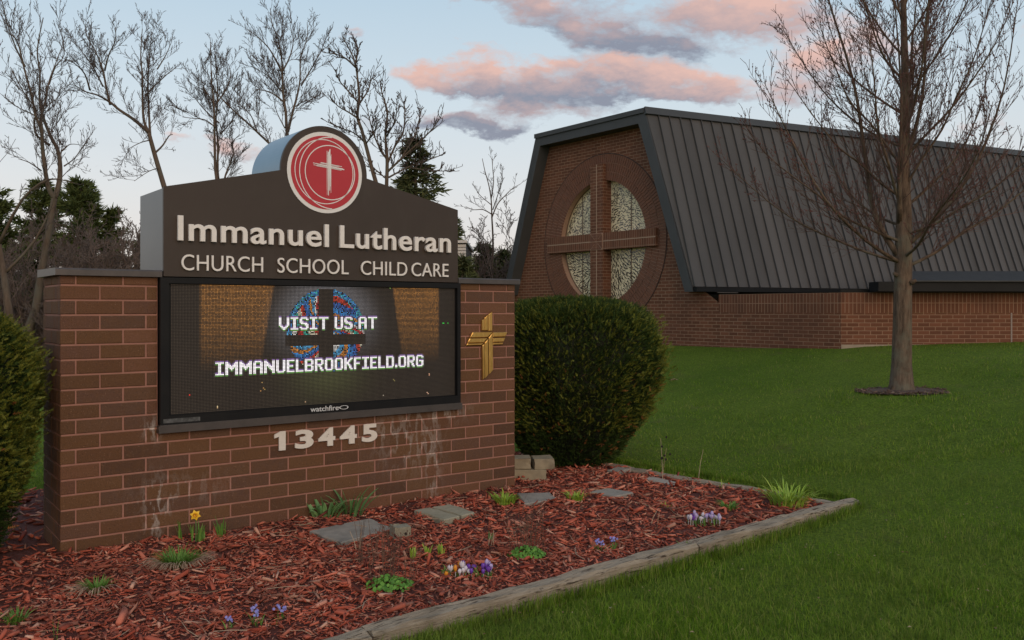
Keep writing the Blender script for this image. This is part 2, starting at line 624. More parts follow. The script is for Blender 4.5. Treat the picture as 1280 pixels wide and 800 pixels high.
BH = .0890
back = Geo()
for k in range(-1, 19):
    z0 = -.0016 + .1016 * k
    z1 = z0 + BH
    if k == 18:
        z1 = top - .002
    hf = k % 2 == 0
    spans = [(0, .0925)] if hf else [(0, .245)]
    x = .1025 if hf else .255
    while x < LEN - .12:
        e_ = x + .2920
        if not hf and e_ > LEN - .15:
            e_ = LEN
        spans.append((x, min(e_, LEN)))
        x += .3048
    if hf:
        spans[-1] = (spans[-1][0], min(spans[-1][1], LEN - .1025))
        spans.append((LEN - .0925, LEN))
    for (a_, b_) in spans:
        d = .0925
        pieces = [(a_, b_, z0, z1)]
        if z1 > .775:
            if z0 < .765:
                lo = (a_, b_, z0, .764)
                pieces = []
                if b_ <= .63 or a_ >= 3.215:
                    pieces = [(a_, b_, z0, z1)]
                elif a_ < .63:
                    pieces = [(a_, .628, z0, z1), (.638, b_, z0, .764)] if b_ - .638 > .03 else [(a_, .628, z0, z1)]
                elif b_ > 3.22:
                    pieces = [(3.22, b_, z0, z1), (a_, 3.21, z0, .764)]
                else:
                    pieces = [lo]
            else:
                if b_ <= .63 or a_ >= 3.215:
                    pass
                elif a_ < .63:
                    pieces = [(a_, .628, z0, z1)]
                elif b_ > 3.22:
                    pieces = [(3.22, b_, z0, z1)]
                else:
                    pieces = []
        for p in pieces:
            lay(p[0], p[1], p[2], p[3], 0, d)
    # rear face, joined (it faces away)
    for (a_, b_) in spans:
        if z1 < .77 or b_ < .63 or a_ > 3.22:
            back.quadbox(a_, b_, DEP - .09, DEP, z0, z1)
    # end faces: bricks turned a quarter
    ends = [(.1025, .3025 - .01), (.3025, .505)] if hf else [(.1025, .2), (.21, .505)]
    for y0_, y1_ in ends:
        for xx, rot in ((0, -90), (LEN, 90)):
            me = brick_mesh(y1_ - y0_, .0925, z1 - z0)
            o = put('brick', me, sign, (xx, y1_ if xx == 0 else y0_, z0), (0, 0, R(rot)))
ob = back.obj('rear_bricks', m_brick, sign)
ob['kind'] = 'stuff'

# metal caps with a folded drip edge
for (x0, x1) in ((-.035, .655), (3.195, LEN + .035)):
    g = Geo()
    prof = [(-.035, 1.887), (-.035, 1.925), (-.028, 1.936), (DEP + .028, 1.942), (DEP + .035, 1.93), (DEP + .035, 1.887)]
    b0 = len(g.v)
    for xx in (x0, x1):
        g.v += [(xx, p[0], p[1]) for p in prof]
    n = len(prof)
    g.f.append(tuple(range(n - 1, -1, -1)))
    g.f.append(tuple(range(n, 2 * n)))
    for i in range(n):
        j = (i + 1) % n
        g.f.append((i, j, n + j, n + i))
    g.obj('metal_cap', m_darkmetal, sign)

# ------------------------------------------------------------------ the sign: painted cabinet
m_cab, nt, b = new_mat('brown_cabinet_paint')
b.inputs['Roughness'].default_value = .48
b.inputs['Specular IOR Level'].default_value = .35
c = mixc(nt, ramp_fac(nt, noise_node(nt, 2.3, 5, .6), .3, .7), (.046, .031, .023), (.055, .038, .029))
c = mixc(nt, mth(nt, 'MULTIPLY', ramp_fac(nt, noise_node(nt, 5, 7, .7, stretch=(1, 1, .25)), .55, .8), .35), c, (.075, .062, .05))
nt.links.new(c, b.inputs['Base Color'])
bump(nt, b, noise_node(nt, 300, 2, .5), .06, .002)
m_cabside, nt, b = new_mat('sky_tinted_cabinet_return')
b.inputs['Roughness'].default_value = .36
b.inputs['Metallic'].default_value = .55
c = mixc(nt, ramp_fac(nt, noise_node(nt, 3, 4, .6), .3, .7), (.12, .125, .132), (.10, .105, .112))  # grey of the reflected sky put into the colour of the sides
nt.links.new(c, b.inputs['Base Color'])
m_barrel, nt, b = new_mat('sky_tinted_barrel')
b.inputs['Roughness'].default_value = .33
b.inputs['Metallic'].default_value = .5
c = mixc(nt, ramp_fac(nt, noise_node(nt, 3, 4, .6), .3, .7), (.21, .30, .38), (.17, .26, .34))  # blue sky reflection put into the barrel's own colour
nt.links.new(c, b.inputs['Base Color'])

cab = empty('sign_cabinet', SIGN_LOC, SIGN_ROT)
tag(cab, 'dark brown gabled sign cabinet with round red emblem, standing over the lit screen', 'sign')
AC, AR = (1.917, 2.748), .372
S0, S1 = .666, 3.19
outline = [(S0, 1.893), (S1, 1.893), (S1, 2.535)]
# right slope up to the arch
n = 44
arch = []
a1 = math.radians(-2)
for i in range(n + 1):
    an = a1 + (math.pi - 2 * a1) * i / n
    arch.append((AC[0] + AR * math.cos(an), AC[1] + AR * math.sin(an)))
outline += arch + [(S0, 2.535)]
g = Geo()
g.poly_prism(outline[::1], -.030, -.004)
fp = g.obj('face_panel', m_cab, cab)
# body behind: returns and top, arch barrel
g = Geo()
body = [(S0 + .004, 1.893), (S1 - .004, 1.893), (S1 - .004, 2.527), (AC[0] + AR, 2.738), (AC[0] - AR, 2.738), (S0 + .004, 2.527)]
g.poly_prism(body, -.003, DEP)
g.obj('cabinet_body', m_cabside, cab)
g = Geo()
for i in range(n):
    p, q = arch[i], arch[i + 1]
    for (rr0) in (0,):
        g.face([(p[0], -.003, p[1]), (q[0], -.003, q[1]), (q[0], DEP - .02, q[1]), (p[0], DEP - .02, p[1])])
g.face([(p[0], DEP - .02, p[1]) for p in arch])
g.obj('barrel', m_barrel, cab, True)

# round emblem
m_white = simple_mat('white_vinyl', (.80, .77, .75), (.76, .73, .71), .5, 20)
m_red = simple_mat('red_vinyl', (.50, .024, .034), (.46, .020, .030), .45, 4)


def ellipse_pts(cx, cz, r, n=72):
    return [(cx + r * math.cos(2 * math.pi * i / n), cz + r * math.sin(2 * math.pi * i / n)) for i in range(n)]


LR = .3235
emb = Geo()
emb.poly_prism(ellipse_pts(AC[0], AC[1], LR), -.036, -.031)
eo = emb.obj('emblem', m_white, cab)
g = Geo()
g.poly_prism(ellipse_pts(AC[0], AC[1], LR * .905), -.0385, -.0365)
g.obj('red_disc', m_red, eo)
rng = random.Random(3)
for (cx, cz, rx, rz, wd) in ((-.03, .02, .775, .79, .020), (.17, .0, .855, .885, .022), (.125, .01, .665, .67, .024)):
    g = Geo()
    N_ = 120
    for i in range(N_):
        q = []
        for t in (i, i + 1):
            an = 2 * math.pi * t / N_
            for w_ in (-.5, .5):
                rr_ = 1 + wd * w_ / rx
                q.append((cx + rx * rr_ * math.cos(an), cz + rz * rr_ * math.sin(an)))
        if max(math.hypot(*p) for p in q) > .915:
            continue
        P = [(AC[0] + p[0] * LR, -.0395, AC[1] + p[1] * LR) for p in (q[0], q[2], q[3], q[1])]
        g.face(P)
    g.obj('swirl_ring', m_white, eo)
g = Geo()
for i in range(9):
    x = -.045 + .0125 * i + rng.uniform(-.004, .004)
    w = rng.uniform(.008, .015)
    z0, z1 = -.30 - rng.uniform(0, .30), .38 + rng.uniform(0, .27)
    k_ = rng.uniform(-.012, .012)
    y = -.0397 - .0001 * i
    x += .075
    g.face([(AC[0] + (x + k_) * LR, y, AC[1] + z0 * LR), (AC[0] + (x + k_ + w) * LR, y, AC[1] + z0 * LR), (AC[0] + (x + w * 1.3) * LR, y, AC[1] + z1 * LR), (AC[0] + x * LR, y, AC[1] + z1 * LR)])
for i in range(8):
    z = .115 + .0125 * i + rng.uniform(-.004, .004)
    w = rng.uniform(.009, .016)
    x0, x1 = -.12 - rng.uniform(0, .22), .27 + rng.uniform(0, .27)
    y = -.0409 - .0001 * i
    k_ = .025
    g.face([(AC[0] + x0 * LR, y, AC[1] + (z + k_) * LR), (AC[0] + x1 * LR, y, AC[1] + (z - k_) * LR), (AC[0] + x1 * LR, y, AC[1] + (z - k_ + w) * LR), (AC[0] + x0 * LR, y, AC[1] + (z + k_ + w) * LR)])
g.obj('brushed_cross', m_white, eo)

# raised letters
m_letter = simple_mat('cream_letter_face', (.83, .775, .73), (.77, .715, .67), .5, 25)


def text_mesh(body, offset, extrude, res=5, space=1.0):
    cu = bpy.data.curves.new('lettering', 'FONT')
    cu.body = body
    cu.size = 1.0
    cu.space_character = space
    cu.offset = offset
    cu.extrude = extrude
    cu.resolution_u = res
    cu.bevel_depth = .006
    cu.bevel_resolution = 0
    o = bpy.data.objects.new('lettering', cu)
    col.objects.link(o)
    dg = bpy.context.evaluated_depsgraph_get()
    dg.update()
    me = bpy.data.meshes.new_from_object(o.evaluated_get(dg))
    bpy.data.objects.remove(o)
    bpy.data.curves.remove(cu)
    v = np.zeros(len(me.vertices) * 3, np.float32)
    me.vertices.foreach_get('co', v)
    v = v.reshape(-1, 3)
    f = [tuple(p.vertices) for p in me.polygons]
    bpy.data.meshes.remove(me)
    return v, f


def islands(nv, f):
    par = list(range(nv))

    def find(i):
        while par[i] != i:
            par[i] = par[par[i]]
            i = par[i]
        return i
    for q in f:
        r0 = find(q[0])
        for i in q[1:]:
            par[find(i)] = r0
    return [find(i) for i in range(nv)]


def raised_word(body, s0, s1, z0, caph, yback, depth, offset, mat, parent, split=True, pname='letter', ref=None, space=1.0):
    v, f = text_mesh(body, offset, .1, space=space)
    xmin, xmax = v[:, 0].min(), v[:, 0].max()
    tall = [c for c in body if c.isupper() or c.isdigit()] or None
    if ref is None:
        zmin = 0.0
        zmax = .73 + offset
        zmin = -offset * .5
    else:
        zmin, zmax = v[:, 1].min(), v[:, 1].max()
    w = np.empty_like(v)
    w[:, 0] = s0 + (v[:, 0] - xmin) / (xmax - xmin) * (s1 - s0)
    w[:, 2] = z0 + (v[:, 1] - zmin) / (zmax - zmin) * caph
    zd = (v[:, 2] - v[:, 2].min()) / max(1e-6, v[:, 2].max() - v[:, 2].min())
    w[:, 1] = yback - zd * depth
    if not split:
        return put(pname, mesh(pname, w.tolist(), f, mat), parent)
    lab = islands(len(v), f)
    groups = {}
    for q in f:
        groups.setdefault(lab[q[0]], []).append(q)
    # glue islands that share a horizontal span (front/back/side shells)
    spans = []
    for k, fs in groups.items():
        ids = sorted({i for q in fs for i in q})
        spans.append([w[ids, 0].min(), w[ids, 0].max(), fs])
    spans.sort(key=lambda t: t[0])
    merged = []
    for sp in spans:
        if merged and min(merged[-1][1], sp[1]) - sp[0] > .6 * (min(merged[-1][1] - merged[-1][0], sp[1] - sp[0])):
            merged[-1][1] = max(merged[-1][1], sp[1])
            merged[-1][2] = merged[-1][2] + sp[2]
        else:
            merged.append(list(sp))
    for m_ in merged:
        ids = sorted({i for q in m_[2] for i in q})
        mp = {i: k for k, i in enumerate(ids)}
        put(pname, mesh(pname, w[ids].tolist(), [tuple(mp[i] for i in q) for q in m_[2]], mat), parent)


for body, s0, s1 in (('Immanuel', .758, 1.935), ('Lutheran', 2.033, 3.097)):
    raised_word(body, s0, s1, 2.155, .188, -.036, .028, .009, m_letter, cab, space=1.06)
for body, s0, s1 in (('CHURCH', .786, 1.396), ('SCHOOL', 1.512, 2.115), ('CHILD', 2.227, 2.663), ('CARE', 2.706, 3.08)):
    raised_word(body, s0, s1, 1.940, .120, -.036, .014, -.008, m_letter, cab, space=1.03)

# ------------------------------------------------------------------ the sign: LED screen
led = empty('led_screen', SIGN_LOC, SIGN_ROT)
tag(led, 'wide black framed message screen lit with white pixel lettering over a stained glass picture', 'screen')
FX0, FX1, FZ0, FZ1 = .640, 3.210, .829, 1.885
PX0, PX1, PZ0, PZ1 = .7194, 3.164, .898, 1.8385
g = Geo()
g.quadbox(FX0, FX1, .02, DEP - .02, FZ0 - .05, FZ1)
g.obj('housing', m_black, led)
g = Geo()
yb, yf = -.001, -.045
for bx_ in ((FX0, PX0 - .02, FZ0, FZ1), (PX1 + .012, FX1, FZ0, FZ1), (PX0 - .02, PX1 + .012, FZ0, PZ0 - .006), (PX0 - .02, PX1 + .012, PZ1 + .004, FZ1)):
    g.quadbox(bx_[0], bx_[1], yf, .02, bx_[2], bx_[3])
fr = g.obj('frame', m_black, led)
g = Geo()
g.quadbox(FX0 - .012, FX1 + .012, -.055, .02, .772, .822)
g.quadbox(FX0 - .006, FX1 + .006, -.049, .02, .8221, .829)
g.obj('sill', m_darkmetal, led)
g = Geo()
g.face([(FX0 + .02, -.0462, .842), (FX0 + .28, -.0462, .842), (FX0 + .28, -.0462, .872), (FX0 + .02, -.0462, .872)])
g.obj('data_sticker', simple_mat('worn_foil_sticker', (.11, .11, .11), (.02, .02, .02), .5, 40), fr)
m_wm = simple_mat('white_print', (.6, .6, .6), (.55, .55, .55), .5)
raised_word('watchfire', 1.783, 2.026, .846, .042, -.0455, .002, .004, m_wm, fr, split=False, pname='maker_name')
g = Geo()
loop = []
for i in range(25):
    t = i / 24 * 2 * math.pi
    loop.append((2.072 + .042 * math.cos(t), .863 + .016 * math.sin(t) * (1.0 + .1 * math.cos(t))))
for i in range(24):
    p, q = loop[i], loop[i + 1]
    c_ = (2.072, .863)
    k_ = .78
    g.face([(p[0], -.0462, p[1]), (q[0], -.0462, q[1]), (c_[0] + (q[0] - c_[0]) * k_, -.0462, c_[1] + (q[1] - c_[1]) * k_), (c_[0] + (p[0] - c_[0]) * k_, -.0462, c_[1] + (p[1] - c_[1]) * k_)])
g.face([(2.022, -.0463, .866), (2.046, -.0463, .855), (2.049, -.0463, .860), (2.025, -.0463, .872)])
g.obj('maker_mark', m_wm, fr)

# the picture: one small lit cell per LED
FONT = {
    'I': ['111111', '001100', '001100', '001100', '001100', '001100', '001100', '001100', '111111'],
    'M': ['110000011', '111000111', '111101111', '111111111', '110111011', '110010011', '110000011', '110000011', '110000011'],
    'A': ['0111110', '1100011', '1100011', '1100011', '1111111', '1100011', '1100011', '1100011', '1100011'],
    'N': ['11000011', '11100011', '11110011', '11111011', '11011111', '11001111', '11000111', '11000011', '11000011'],
    'U': ['1100011', '1100011', '1100011', '1100011', '1100011', '1100011', '1100011', '1100011', '0111110'],
    'E': ['111111', '110000', '110000', '110000', '111110', '110000', '110000', '110000', '111111'],
    'L': ['110000', '110000', '110000', '110000', '110000', '110000', '110000', '110000', '111111'],
    'B': ['1111110', '1100011', '1100011', '1100011', '1111110', '1100011', '1100011', '1100011', '1111110'],
    'R': ['1111110', '1100011', '1100011', '1100011', '1111110', '1101100', '1100110', '1100110', '1100011'],
    'O': ['0111110', '1100011', '1100011', '1100011', '1100011', '1100011', '1100011', '1100011', '0111110'],
    'K': ['1100011', '1100110', '1101100', '1111000', '1111000', '1101100', '1100110', '1100110', '1100011'],
    'F': ['111111', '110000', '110000', '110000', '111110', '110000', '110000', '110000', '110000'],
    'D': ['1111110', '1100011', '1100011', '1100011', '1100011', '1100011', '1100011', '1100011', '1111110'],
    '.': ['00', '00', '00', '00', '00', '00', '00', '11', '11'],
    'G': ['0111110', '1100011', '1100000', '1100000', '1101111', '1100011', '1100011', '1100011', '0111110'],
    'V': ['11000011', '11000011', '11000011', '11000011', '11000011', '11000011', '01100110', '00111100', '00011000'],
    'S': ['0111110', '1100011', '1100000', '1110000', '0111110', '0000111', '0000011', '1100011', '0111110'],
    'T': ['11111111', '00011000', '00011000', '00011000', '00011000', '00011000', '00011000', '00011000', '00011000'],
    ' ': ['000'] * 9}
COLS, ROWS = 228, 88
cw, ch = (PX1 - PX0) / COLS, (PZ1 - PZ0) / ROWS
txt = np.zeros((ROWS, COLS), bool)


def set_text(s, s_left, z_top):
    c0 = int(round((s_left - PX0) / cw))
    r0 = int(round((PZ1 - z_top) / ch))
    for chh in s:
        gl = FONT[chh]
        for r_ in range(9):
            for q_, bit in enumerate(gl[r_]):
                if bit == '1' and c0 + q_ < COLS:
                    txt[r0 + r_, c0 + q_] = True
        c0 += len(gl[0]) + 1


set_text('VISIT US AT', 1.531, 1.598)
set_text('IMMANUELBROOKFIELD.ORG', 1.040, 1.262)
halo = np.zeros_like(txt)
for dr in (-1, 0, 1):
    for dc in (-1, 0, 1):
        halo |= np.roll(np.roll(txt, dr, 0), dc, 1)
halo &= ~txt
colr = np.zeros((ROWS, COLS, 3))
rg = np.random.default_rng(4)
CX, CZ, CR = 1.937, 1.487, .335
GLASS = [(.05, .30, .75), (.04, .15, .5), (.75, .06, .03), (.85, .75, .55), (.05, .5, .42), (.55, .03, .03), (.9, .85, .8), (.1, .45, .8), (.8, .3, .05)]
for r_ in range(ROWS):
    z = PZ1 - (r_ + .5) * ch
    for q_ in range(COLS):
        s = PX0 + (q_ + .5) * cw
        cc = np.array((.024, .017, .012)) * rg.uniform(.7, 1.3)
        # warm lit side walls
        lim_l = 1.50 - (1.8385 - z) * .17
        lim_r = 2.535 + (1.8385 - z) * .155
        for (lo, hi) in ((.925, lim_l), (lim_r, 3.005)):
            if lo < s < hi and z > 1.20:
                f = min(1, (z - 1.20) / .30) ** .7 * rg.uniform(.75, 1.2)
                f *= .8 + .2 * math.sin(z * 120)
                f *= rg.uniform(.45, 1.25) * (.45 + .55 * min(1, (z - 1.20) / .62)) * min(1, min(s - lo, hi - s) / .03 + .25)
                cc = cc + np.array((.40, .165, .032)) * f
        d = math.hypot(s - CX, z - CZ)
        if d > CR:
            gl = math.exp(-((d - CR) / .13) ** 2)
            cc = cc + np.array((.15, .15, .165)) * gl * (.06 + .94 * max(0, min(1, (z - 1.22) / .45))) * rg.uniform(.8, 1.1)
            if z < 1.2:
                cc = cc + np.array((.05, .065, .012)) * math.exp(-((s - 1.95) / .3) ** 2) * max(0, 1 - abs(z - 1.1) / .25)
        vb = 1.868 < s < 1.990
        hb = 1.372 < z < 1.458 and abs(s - CX) < .35
        if d < CR and not vb and not hb:
            an = math.atan2(z - CZ, s - CX)
            band = int(((d * 21 + an * 5.5 + math.sin(an * 3) * 1.6) % 9))
            if d > CR * .86:
                band = [0, 7, 1, 7, 4][int(rg.integers(5))] if an > 0 else band
            cc = np.array(GLASS[band]) * rg.uniform(.25, 1.25) * (rg.random() > .12)
        if hb and d > CR:
            cc = np.array((.03, .022, .018))
        if txt[r_, q_]:
            cc = np.array((1.30, 1.24, 1.26)) * rg.uniform(.88, 1.05)
        elif halo[r_, q_]:
            below = r_ > 0 and txt[r_ - 1, q_]
            above = r_ + 1 < ROWS and txt[r_ + 1, q_]
            if below and not above:
                cc = np.array((.12, .34, .06))
            elif above and not below:
                cc = np.array((.28, .16, .42))
            else:
                cc = np.array((.05, .05, .05))
        colr[r_, q_] = cc
for (s, z, cc) in ((.85, 1.035, (1.2, .03, .03)), (.855, 1.03, (1.2, .05, .03)), (3.04, 1.53, (.05, .9, .1)), (3.055, 1.53, (.05, .9, .1)), (3.09, 1.53, (.05, .9, .1)), (2.90, 1.10, (1.1, .6, .4)), (2.905, 1.09, (1, .5, .3)), (2.88, .935, (1, .6, .4)), (2.89, .925, (1, .6, .4)), (1.06, .94, (.9, .7, .4)), (1.06, .93, (.9, .6, .3)), (1.40, 1.10, (.5, .3, .1)), (1.41, 1.05, (.6, .3, .1)), (1.42, 1.04, (.5, .35, .1)), (1.39, 1.03, (.6, .3, .1)), (2.55, 1.06, (.35, .3, .1)), (2.56, 1.05, (.35, .3, .1)), (1.75, .925, (.8, .5, .3)), (2.45, .94, (.6, .5, .4)), (2.51, 1.835, (.3, .5, .1))):
    r_, q_ = int((PZ1 - z) / ch), int((s - PX0) / cw)
    if 0 <= r_ < ROWS and 0 <= q_ < COLS:
        colr[r_, q_] = cc
rr_, qq_ = np.meshgrid(np.arange(ROWS), np.arange(COLS), indexing='ij')
x0 = PX0 + (qq_.ravel() + .17) * cw
x1 = PX0 + (qq_.ravel() + .83) * cw
z1 = PZ1 - (rr_.ravel() + .17) * ch
z0 = PZ1 - (rr_.ravel() + .83) * ch
lit = (txt | halo).ravel()
x0 = np.where(lit, x0 - .06 * cw, x0)
x1 = np.where(lit, x1 + .06 * cw, x1)
z0 = np.where(lit, z0 - .06 * ch, z0)
z1 = np.where(lit, z1 + .06 * ch, z1)
yy = np.full_like(x0, -.016)
V_ = np.stack([np.stack([x0, yy, z0], 1), np.stack([x1, yy, z0], 1), np.stack([x1, yy, z1], 1), np.stack([x0, yy, z1], 1)], 1).reshape(-1, 3)
F_ = np.arange(len(V_)).reshape(-1, 4)
m_led, nt, b = new_mat('led_cells')
at = N(nt, 'ShaderNodeVertexColor')
at.layer_name = 'picture'
b.inputs['Base Color'].default_value = (.040, .030, .023, 1)
b.inputs['Roughness'].default_value = .6
nt.links.new(at.outputs[0], b.inputs['Emission Color'])
b.inputs['Emission Strength'].default_value = 1.0
me = np_mesh('pixels', V_, F_, m_led)
ca = me.color_attributes.new('picture', 'FLOAT_COLOR', 'CORNER')
cv = np.ones((len(F_), 4, 4), np.float32)
cv[:, :, :3] = colr.reshape(-1, 1, 3)
ca.data.foreach_set('color', cv.ravel())
po = put('pixels', me, led)
po['kind'] = 'stuff'
g = Geo()
g.face([(PX0 - .02, -.013, PZ0 - .006), (PX1 + .012, -.013, PZ0 - .006), (PX1 + .012, -.013, PZ1 + .004), (PX0 - .02, -.013, PZ1 + .004)])
g.obj('display_panel', m_black, led)

# ------------------------------------------------------------------ house number, gold cross
num = empty('house_number', SIGN_LOC, SIGN_ROT)
tag(num, 'five cream metal digits 13445 fixed to the brick below the screen', 'house number')
m_digit = simple_mat('cream_digit', (.74, .67, .59), (.66, .59, .52), .5, 40)
g = Geo()
g.poly_prism([(1.536, .560), (1.590, .560), (1.590, .708), (1.548, .708), (1.499, .686), (1.499, .658), (1.536, .668)], -.018, -.004)
g.obj('digit', m_digit, num)
for ch_, s0, s1 in (('3', 1.669, 1.824), ('4', 1.866, 2.012), ('4', 2.054, 2.205), ('5', 2.253, 2.394)):
    raised_word(ch_, s0, s1, .558, .148, -.004, .014, .032, m_digit, num, split=False, pname='digit', ref=1)

gold = empty('gold_cross', SIGN_LOC, SIGN_ROT)
tag(gold, 'small gold cross of angled metal strips fixed to the brick right of the screen', 'cross')
m_gold = simple_mat('brushed_gold', (.70, .42, .13), (.55, .30, .08), .36, 60, .85, .1, 300, stretch=(1, 1, .2))
GP = dict(
    top_strip=[[(3.459, 1.556), (3.482, 1.568), (3.482, 1.464), (3.459, 1.464)], [(3.486, 1.576), (3.525, 1.605), (3.525, 1.463), (3.486, 1.464)], [(3.531, 1.609), (3.574, 1.634), (3.574, 1.458), (3.531, 1.458)]],
    left_strip=[[(3.356, 1.449), (3.572, 1.449), (3.525, 1.401), (3.328, 1.401)], [(3.322, 1.394), (3.516, 1.394), (3.482, 1.355), (3.302, 1.355)], [(3.299, 1.350), (3.473, 1.350), (3.459, 1.332), (3.286, 1.332)]],
    right_strip=[[(3.583, 1.444), (3.744, 1.444), (3.725, 1.403), (3.583, 1.403)], [(3.583, 1.394), (3.720, 1.394), (3.703, 1.356), (3.583, 1.356)], [(3.583, 1.350), (3.699, 1.350), (3.690, 1.332), (3.583, 1.332)]],
    bottom_strip=[[(3.463, 1.327), (3.486, 1.347), (3.486, 1.030), (3.468, 1.018)], [(3.491, 1.352), (3.527, 1.390), (3.531, 1.062), (3.495, 1.034)], [(3.534, 1.396), (3.579, 1.444), (3.583, 1.101), (3.540, 1.067)]])
for nm, polys in GP.items():
    for k_, p in enumerate(polys):
        g = Geo()
        c_ = (sum(q[0] for q in p) / 4, sum(q[1] for q in p) / 4)
        inner = [(c_[0] + (q[0] - c_[0]) * (1 - .006 / max(.02, abs(q[0] - c_[0]))), c_[1] + (q[1] - c_[1]) * (1 - .005 / max(.012, abs(q[1] - c_[1])))) for q in p]
        y0_, y1_, y2_ = -.004, -.020, -.025
        b0 = len(g.v)
        g.v += [(q[0], y0_, q[1]) for q in p] + [(q[0], y1_, q[1]) for q in p] + [(q[0], y2_, q[1]) for q in inner]
        g.f.append((8, 9, 10, 11))
        for lv in (0, 4):
            for i in range(4):
                j = (i + 1) % 4
                g.f.append((lv + i, lv + j, lv + 4 + j, lv + 4 + i))
        g.obj('gold_strip', m_gold, gold)

# ------------------------------------------------------------------ the church
CH_LOC = (3.468, 17.42, 0.0)
CH_ROT = math.atan2(-.7905, .6125)
church = empty('church', CH_LOC, CH_ROT)
tag(church, 'brick church with tall dark standing seam roof and round cross window in its gable end', 'church')


def brick_wall_mat(name, soldier=False, dark=0.0):
    m, nt, b = new_mat(name)
    b.inputs['Roughness'].default_value = .85
    b.inputs['Specular IOR Level'].default_value = .3
    t = N(nt, 'ShaderNodeTexCoord')
    sp = N(nt, 'ShaderNodeSeparateXYZ')
    nt.links.new(t.outputs['Object'], sp.inputs[0])
    cb = N(nt, 'ShaderNodeCombineXYZ')
    # walls run along local x; returns along local y
    xy = mth(nt, 'ADD', sp.outputs[0], sp.outputs[1])
    if soldier:
        nt.links.new(sp.outputs[2], cb.inputs[0])
        nt.links.new(xy, cb.inputs[1])
    else:
        nt.links.new(xy, cb.inputs[0])
        nt.links.new(sp.outputs[2], cb.inputs[1])
    bt = N(nt, 'ShaderNodeTexBrick')
    nt.links.new(cb.outputs[0], bt.inputs['Vector'])
    bt.inputs['Scale'].default_value = 1.0
    bt.inputs['Mortar Size'].default_value = .0065
    bt.inputs['Mortar Smooth'].default_value = .3
    bt.inputs['Brick Width'].default_value = .203 if not soldier else .176
    bt.inputs['Row Height'].default_value = .0677
    bt.inputs['Bias'].default_value = -.1
    bt.offset = 0.5 if not soldier else 0.0
    bt.inputs['Color1'].default_value = (.125, .048, .025, 1)
    bt.inputs['Color2'].default_value = (.195, .075, .040, 1)
    bt.inputs['Mortar'].default_value = (.32, .19, .125, 1)
    n = noise_node(nt, 1.3, 6, .65)
    c = mixc(nt, mth(nt, 'MULTIPLY', ramp_fac(nt, n, .4, .7), .45), bt.outputs[0], (.10, .045, .030))
    nt.links.new(c, b.inputs['Base Color'])
    bump(nt, b, mth(nt, 'SUBTRACT', 1.0, bt.outputs['Fac']), .6, .008)
    return m


m_cbrick = brick_wall_mat('church_brick')
m_sbrick = brick_wall_mat('soldier_course_brick', True)
m_mort2 = simple_mat('tan_mortar', (.42, .26, .18), (.34, .21, .145), .95, 20)
m_wedge, nt, b = new_mat('ring_brick')
b.inputs['Roughness'].default_value = .85
gg = N(nt, 'ShaderNodeNewGeometry')
rr = N(nt, 'ShaderNodeValToRGB')
es = rr.color_ramp.elements
es[0].color = (.150, .058, .032, 1)
es[1].color = (.195, .075, .040, 1)
nt.links.new(gg.outputs['Random Per Island'], rr.inputs[0])
nt.links.new(mixc(nt, ramp_fac(nt, noise_node(nt, 14, 5, .6), .35, .7), rr.outputs[0], (.14, .065, .042)), b.inputs['Base Color'])
m_roof, nt, b = new_mat('charcoal_roof_metal')
b.inputs['Roughness'].default_value = .60
b.inputs['Specular IOR Level'].default_value = .2
oi = N(nt, 'ShaderNodeObjectInfo')
c = mixc(nt, oi.outputs['Random'], (.064, .061, .060), (.094, .089, .088))
c = mixc(nt, mth(nt, 'MULTIPLY', ramp_fac(nt, noise_node(nt, 1.6, 6, .65, stretch=(1, 1, .35)), .4, .75), .5), c, (.105, .10, .098))
nt.links.new(c, b.inputs['Base Color'])
bump(nt, b, noise_node(nt, 2.2, 3, .5), .25, .02)
m_trim = simple_mat('charcoal_trim_metal', (.052, .054, .057), (.062, .064, .067), .5, 2, spec=.25)
m_gutter = simple_mat('black_gutter', (.009, .009, .010), (.013, .013, .014), .5, 3, spec=.15)

# front wall: everything outside the brick ring, as a fan of quads round the circle
WY = .30
CXc, CZc = -2.81, 3.14
R_IN, R_OUT = 1.37, 1.94
XL, XR = -6.30, .482
ZB, ZT = .2, 5.70


def slope_x(z, side):     # inner face of the roof slope at height z
    k = (z - 1.995) / (5.777 - 1.995)
    return .05 + k * (-1.25 - .05) if side > 0 else -6.03 + k * (-4.70 + 6.03)


def wall_bound(an):
    dx, dz = math.cos(an), math.sin(an)
    t = 99.0
    if dz > 0:
        t = min(t, (ZT - CZc) / dz)
    elif dz < 0:
        t = min(t, (ZB - CZc) / dz)
    if dx > 0:
        t = min(t, (XR - CXc) / dx)
    elif dx < 0:
        t = min(t, (XL - CXc) / dx)
    # keep inside the roof slopes
    for it in range(400):
        x, z = CXc + dx * t, CZc + dz * t
        if z > 1.9 and (x > slope_x(z, 1) or x < slope_x(z, -1)):
            t *= .99
        else:
            break
    return max(t, R_OUT * .99)


g = Geo()
NA = 160
angs = [2 * math.pi * i / NA for i in range(NA)]
